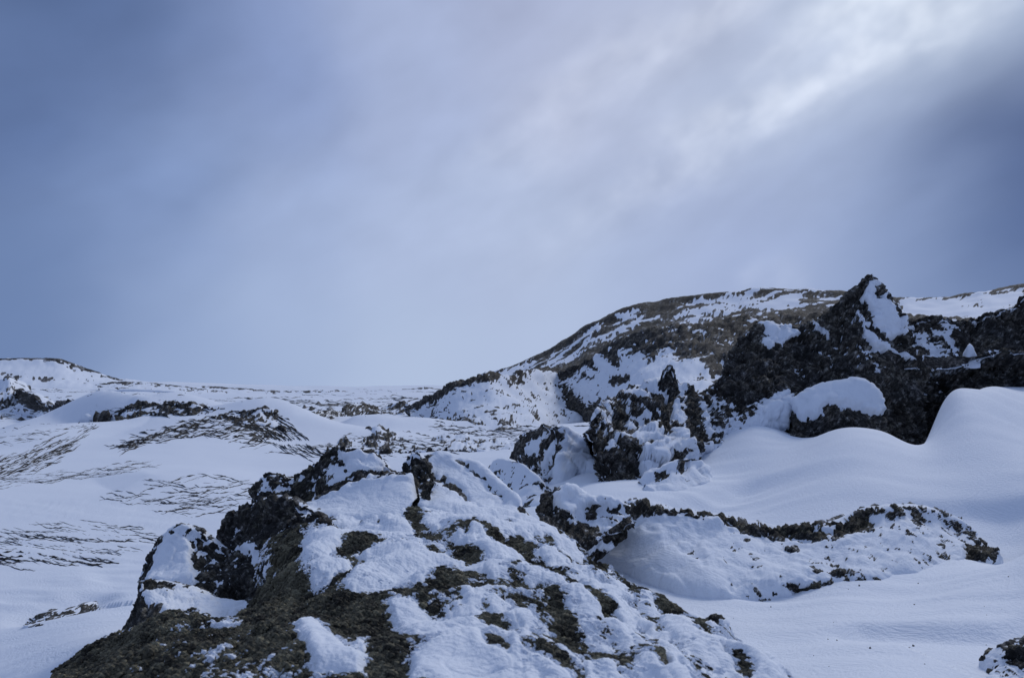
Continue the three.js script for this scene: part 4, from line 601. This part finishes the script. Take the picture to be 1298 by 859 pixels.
const hump = ridge({ ...NEAR, name: 'lava_block', label: 'moss-grown hump at the foot of the wedge-shaped slab', size: 0.15, amp: 0.035, low: 0.06, cover: 0.12, upCover: 0.1, mottle: 0.3, mossBias: 0.35, sink: 40, back: 0.06, drop: 0.3, dc: [4.4, 4.4, 4.3, 4.2, 4.1, 4, 3.9], db: [3.2, 3.1, 3, 2.9, 2.9, 2.9, 3], shift: 27, step: 1.6, facet: 0.25, fq: 0.4, rough: 0.8, dense: 1.3, steep: 0,
  crest: [[80, 848], [120, 822], [160, 805], [200, 790], [240, 786], [290, 796], [340, 805]], base: [[50, 900], [100, 890], [150, 880], [200, 875], [250, 870], [310, 866], [370, 860]],
  patches: [[[[225, 790], [262, 792], [268, 806], [248, 815], [225, 808]], 0.6, 7], [[[262, 796], [330, 802], [335, 810], [268, 804]], 1.0, 3]] });
ridge({ ...NEAR, name: 'lava_block', label: 'black fissured cheek of rock dropping from the mound into the hollow', size: 0.2, amp: 0.05, low: 0.05, cover: 0.1, upCover: 0.15, mottle: 0.35, moss: 0.4, tone: 0.8, lichen: 0.5, sink: 40, back: 0.05, drop: 0.3, dc: [5.7, 5.9, 6.1, 6.1, 6, 5.9, 5.7], db: [5.2, 5, 4.9, 4.8, 4.7, 4.7, 4.7], shift: 37, step: 1.5,
  crest: [[318, 772], [326, 735], [338, 695], [352, 668], [376, 654], [402, 656], [424, 676]], base: [[322, 785], [338, 792], [356, 797], [380, 792], [404, 778], [424, 758], [438, 738]],
  patches: [[[[346, 735], [366, 722], [362, 760], [346, 766]], 0.62, 5], [[[372, 742], [398, 730], [400, 752], [378, 762]], 0.5, 6], [[[375, 690], [420, 682], [432, 700], [400, 716], [380, 712]], 1.0, 6]] });
// small blocks in the basin snow
ridge({ ...NEAR, name: 'lava_boulder', label: 'small dark boulder capped white poking from the basin snow by the mound', size: 0.1, amp: 0.02, low: 0.02, cover: 0.1, upCover: 0.1, sink: 14, back: 0.04, drop: 0.4, dc: 5.4, db: 5.1, shift: 30, thick: 0.02, step: 1.4,
  crest: [[884, 800], [888, 790], [898, 782], [910, 780], [919, 786], [926, 798], [930, 815]], base: [[886, 806], [894, 812], [902, 816], [912, 820], [920, 822], [926, 824], [934, 824]], patches: [[[[914, 786], [922, 788], [932, 820], [915, 822], [908, 806]], 1.1, 3]] });
ridge({ ...NEAR, name: 'lava_boulder', label: 'frosted dark boulder half buried at the rim of the snow hollow', size: 0.14, amp: 0.03, low: 0.04, cover: 0.58, upCover: 0, mottle: 0.4, sink: 20, back: 0.06, drop: 0.4, dc: 4.4, db: 4, shift: 33, step: 1.5,
  crest: [[1256, 856], [1262, 838], [1274, 824], [1290, 814], [1310, 808], [1340, 814], [1370, 842]], base: [[1256, 872], [1264, 880], [1276, 886], [1292, 890], [1312, 890], [1340, 890], [1372, 880]], patches: [[[[1278, 812], [1300, 806], [1300, 840], [1284, 840]], 0.1, 6]] });

tufts(mound, 110000, 0.024, 'short woolly olive moss between the snow streaks');
tufts(hump, 45000, 0.024, 'short woolly olive moss on the hump');
// ---------------------------------------------------------------- lava ridges out on the plain
const LOW = { category: 'rock', brown: 0.3, moss: 0.5, dry: 0.4, lichen: 0.3, upCover: 0, hard: 0.3, drape: 0.1, fine: 0, sink: 6, name: 'lava_outcrop' };
const low = (label, d, size, crest, base, extra = {}) => ridge({ ...LOW, label, size, amp: size * 0.28, low: size * 0.2, cover: 0.62, mottle: 0.5, lines: 0.8, sharp: 3.5, rise: d, limit: 170, back: 0.06, drop: 0.2, crest, base, ...extra });
low('tumbled dark crags strung along the foot of the table hill plain', 22.0, 2.4, [[-40, 486], [0, 480], [12, 478], [20, 496], [26, 494], [40, 500], [55, 512], [72, 516], [95, 512], [115, 511], [128, 520], [140, 530]], [[-40, 522], [0, 520], [12, 520], [20, 520], [26, 521], [40, 524], [55, 525], [72, 528], [95, 528], [115, 529], [128, 530], [142, 532]],
  { patches: [[[[15, 494], [30, 494], [58, 512], [60, 524], [40, 518], [22, 508]], 0.05, 3], [[[58, 516], [120, 508], [130, 524], [70, 527]], 0.4, 4], [[[-10, 480], [14, 478], [18, 500], [-10, 505]], 0.75, 4], [[[-10, 505], [12, 505], [14, 514], [-10, 516]], 0.25, 3]] });
const edges = (label, count, len, high, slope, outline, extra = {}) => rockEdges({ label, count, len, high, slope, outline, ...extra });
edges('thin dark rock edges melting out of the flat snow beside the mound', 95, [14, 60], [0.4, 1.5], -0.02, [[138, 634], [170, 620], [205, 604], [250, 602], [290, 606], [330, 616], [330, 642], [290, 650], [210, 650], [150, 646]], { spread: 0.6 });
edges('rippled rows of rock edges showing through thin snow near the pointed slab', 150, [14, 60], [0.25, 0.95], 0.13, [[-40, 682], [0, 672], [60, 662], [120, 660], [200, 670], [205, 690], [150, 704], [125, 714], [60, 716], [-40, 720]]);
edges('bold dark rock edge crossing the snow below the rippled rows', 9, [40, 110], [1, 2.4], 0.12, [[-40, 700], [40, 700], [120, 712], [110, 720], [40, 712], [-40, 708]], { spread: 0.08, frost: 0.3 });
edges('rock edges on the slanting bank beside the smooth snow ramp', 110, [14, 50], [0.5, 2.0], -0.42, [[-40, 592], [30, 572], [80, 548], [120, 530], [142, 522], [128, 540], [96, 560], [72, 586], [40, 600], [-40, 612]], { frost: 0.5 });
edges('faint rock edges across the snow at the foot of the slanting bank', 60, [20, 80], [0.25, 0.9], -0.1, [[-40, 600], [60, 598], [170, 588], [200, 590], [120, 606], [0, 616], [-40, 618]]);
edges('dark jumbled rock edges along the crest of the broad lava rise', 120, [10, 36], [1.5, 5.5], 0.05, [[146, 524], [170, 512], [215, 508], [258, 512], [300, 521], [340, 516], [362, 532], [340, 538], [300, 536], [250, 526], [225, 524], [196, 528], [168, 524]], { spread: 0.7, frost: 0.3, limit: 110 });
edges('rock edges folded through the snowy flank of the broad lava rise', 190, [12, 50], [0.6, 2.3], -0.12, [[150, 566], [190, 545], [250, 530], [320, 530], [350, 540], [340, 566], [300, 560], [260, 552], [210, 556], [165, 572]], { spread: 0.7, frost: 0.5, limit: 110 });
edges('rock edges raking down the steep end of the broad lava rise', 90, [16, 56], [0.8, 2.6], 0.6, [[300, 532], [350, 522], [375, 545], [402, 572], [370, 574], [330, 556]], { spread: 0.4, frost: 0.45, limit: 110 });
edges('rock edges spread over the snow between the broad rise and the twin slabs', 130, [12, 60], [0.4, 1.7], 0.04, [[330, 574], [390, 566], [440, 550], [520, 552], [600, 545], [700, 540], [735, 548], [690, 566], [600, 580], [500, 584], [420, 582]], { limit: 140, spread: 0.5 });
edges('dark lines of rubble in the hollow behind the slanting bank', 55, [14, 60], [0.3, 1.1], -0.05, [[-40, 548], [20, 540], [110, 534], [80, 546], [40, 560], [-40, 572]], { limit: 200 });
edges('far dark rock edges across the plain beyond the lava rise', 230, [10, 60], [0.4, 1.6], 0.03, [[-40, 504], [120, 500], [300, 502], [560, 502], [560, 522], [430, 530], [300, 512], [130, 522], [-40, 540]], { limit: 1500, spread: 0.2 });
edges('brown grass lines along the far swells of the plain', 60, [20, 110], [0.3, 0.9], 0.03, [[0, 486], [130, 486], [300, 492], [540, 494], [540, 502], [300, 500], [0, 498]], { limit: 4000, spread: 0.06, brown: 0.9 });
edges('rock edges along the foot of the dark-crested spur', 80, [10, 45], [0.4, 1.6], 0.12, [[545, 536], [600, 532], [660, 530], [740, 528], [750, 540], [640, 552], [570, 550]], { limit: 200, spread: 0.5 });
brokenGround({ name: 'lava_rubble', kind: 'stuff', category: 'rubble', label: 'scattered far lava rubble across the white plain', size: 14, amount: 0.5, height: 1.5, limit: 1500, frost: 0.7, outline: [[-60, 502], [150, 500], [350, 503], [560, 503], [560, 525], [420, 530], [300, 515], [140, 530], [-60, 545]] });
low('dark jumbled rocks breaking the crest of the broad lava rise', 3, 0.8, [[146, 528], [160, 516], [178, 511], [200, 511], [222, 510], [244, 511], [262, 518]], [[146, 534], [160, 530], [178, 527], [200, 527], [222, 526], [244, 526], [264, 528]], { cover: 0.3, limit: 90 });
low('knot of dark rocks at the steep end of the broad lava rise', 3, 0.8, [[296, 530], [312, 524], [330, 517], [345, 518], [358, 528], [366, 540]], [[296, 538], [312, 538], [330, 538], [345, 540], [358, 544], [368, 550]], { cover: 0.45, limit: 90 });
low('small mossy patch of bare rock in the snow below the pointed slab', 1.4, 0.2, [[28, 790], [50, 778], [80, 772], [105, 766], [124, 766]], [[30, 793], [52, 793], [78, 792], [104, 786], [126, 772]], { cover: 0.35, amp: 0.03, low: 0.02, lines: 0.2 });
low('jumbled dark crags beside the pale snow ramp on the plain', 15.0, 1.0, [[418, 560], [428, 548], [440, 541], [458, 546], [470, 542], [482, 541], [496, 548], [510, 555], [525, 560], [545, 566]], [[415, 572], [430, 573], [445, 574], [460, 575], [474, 575], [488, 575], [502, 575], [516, 574], [530, 573], [548, 572]], { cover: 0.45 });
low('row of dark crag tops along the far lip of the pale snow ramp', 14.0, 1.4, [[430, 522], [440, 514], [455, 511], [470, 512], [482, 516], [498, 512], [512, 509], [520, 514], [530, 520]], [[428, 528], [442, 527], [456, 525], [470, 524], [484, 525], [498, 525], [512, 524], [522, 526], [532, 528]], { cover: 0.3, amp: 0.35 });
low('low scattered rock line across the plain behind the pale snow ramp', 12.0, 1.4, [[350, 530], [372, 525], [395, 523], [418, 520], [430, 522]], [[350, 534], [372, 531], [395, 529], [418, 526], [432, 526]], { cover: 0.5 });
low('pair of low rocky swells beyond the mound top', 14.0, 0.8, [[520, 566], [545, 558], [560, 553], [585, 551], [600, 556], [630, 560], [650, 562]], [[518, 574], [545, 572], [562, 570], [586, 570], [604, 572], [630, 573], [652, 570]], { cover: 0.66, lines: 0.7 });
low('low mossy shelf of rock in front of the twin slabs', 2.0, 0.3, [[596, 610], [612, 594], [630, 584], [650, 582], [668, 592], [684, 606], [700, 622]], [[600, 628], [618, 632], [636, 636], [654, 640], [672, 644], [690, 644], [706, 640]], { cover: 0.65, amp: 0.05, low: 0.06, lines: 0.3, moss: 0.8 });

// grit blown over the near snow
{
  const n = 90, im = new THREE.InstancedMesh(new THREE.OctahedronGeometry(1, 0), new THREE.MeshStandardMaterial({ name: 'grit', color: new THREE.Color().setRGB(0.03, 0.028, 0.026), roughness: 1 }), n), M = new THREE.Matrix4(), Q = new THREE.Quaternion();
  for (let i = 0; i < n; i++) {
    const x = 0.9 + rnd() * 4.2, z = -3.6 - rnd() * 7, s = 0.003 + 0.007 * rnd() ** 3; Q.set(rnd(), rnd(), rnd(), rnd()).normalize();
    M.compose(new THREE.Vector3(x, groundAt(x, z) + sastrugi(x, z, Math.hypot(x, z)) + s * 0.3, z), Q, new THREE.Vector3(s * 1.3, s, s)); im.setMatrixAt(i, M);
  }
  finish(im, 'grit'); im.userData = { kind: 'stuff', label: 'specks of dark grit blown over the basin snow', category: 'grit' }; scene.add(im);
}
renderer.render(scene, camera);
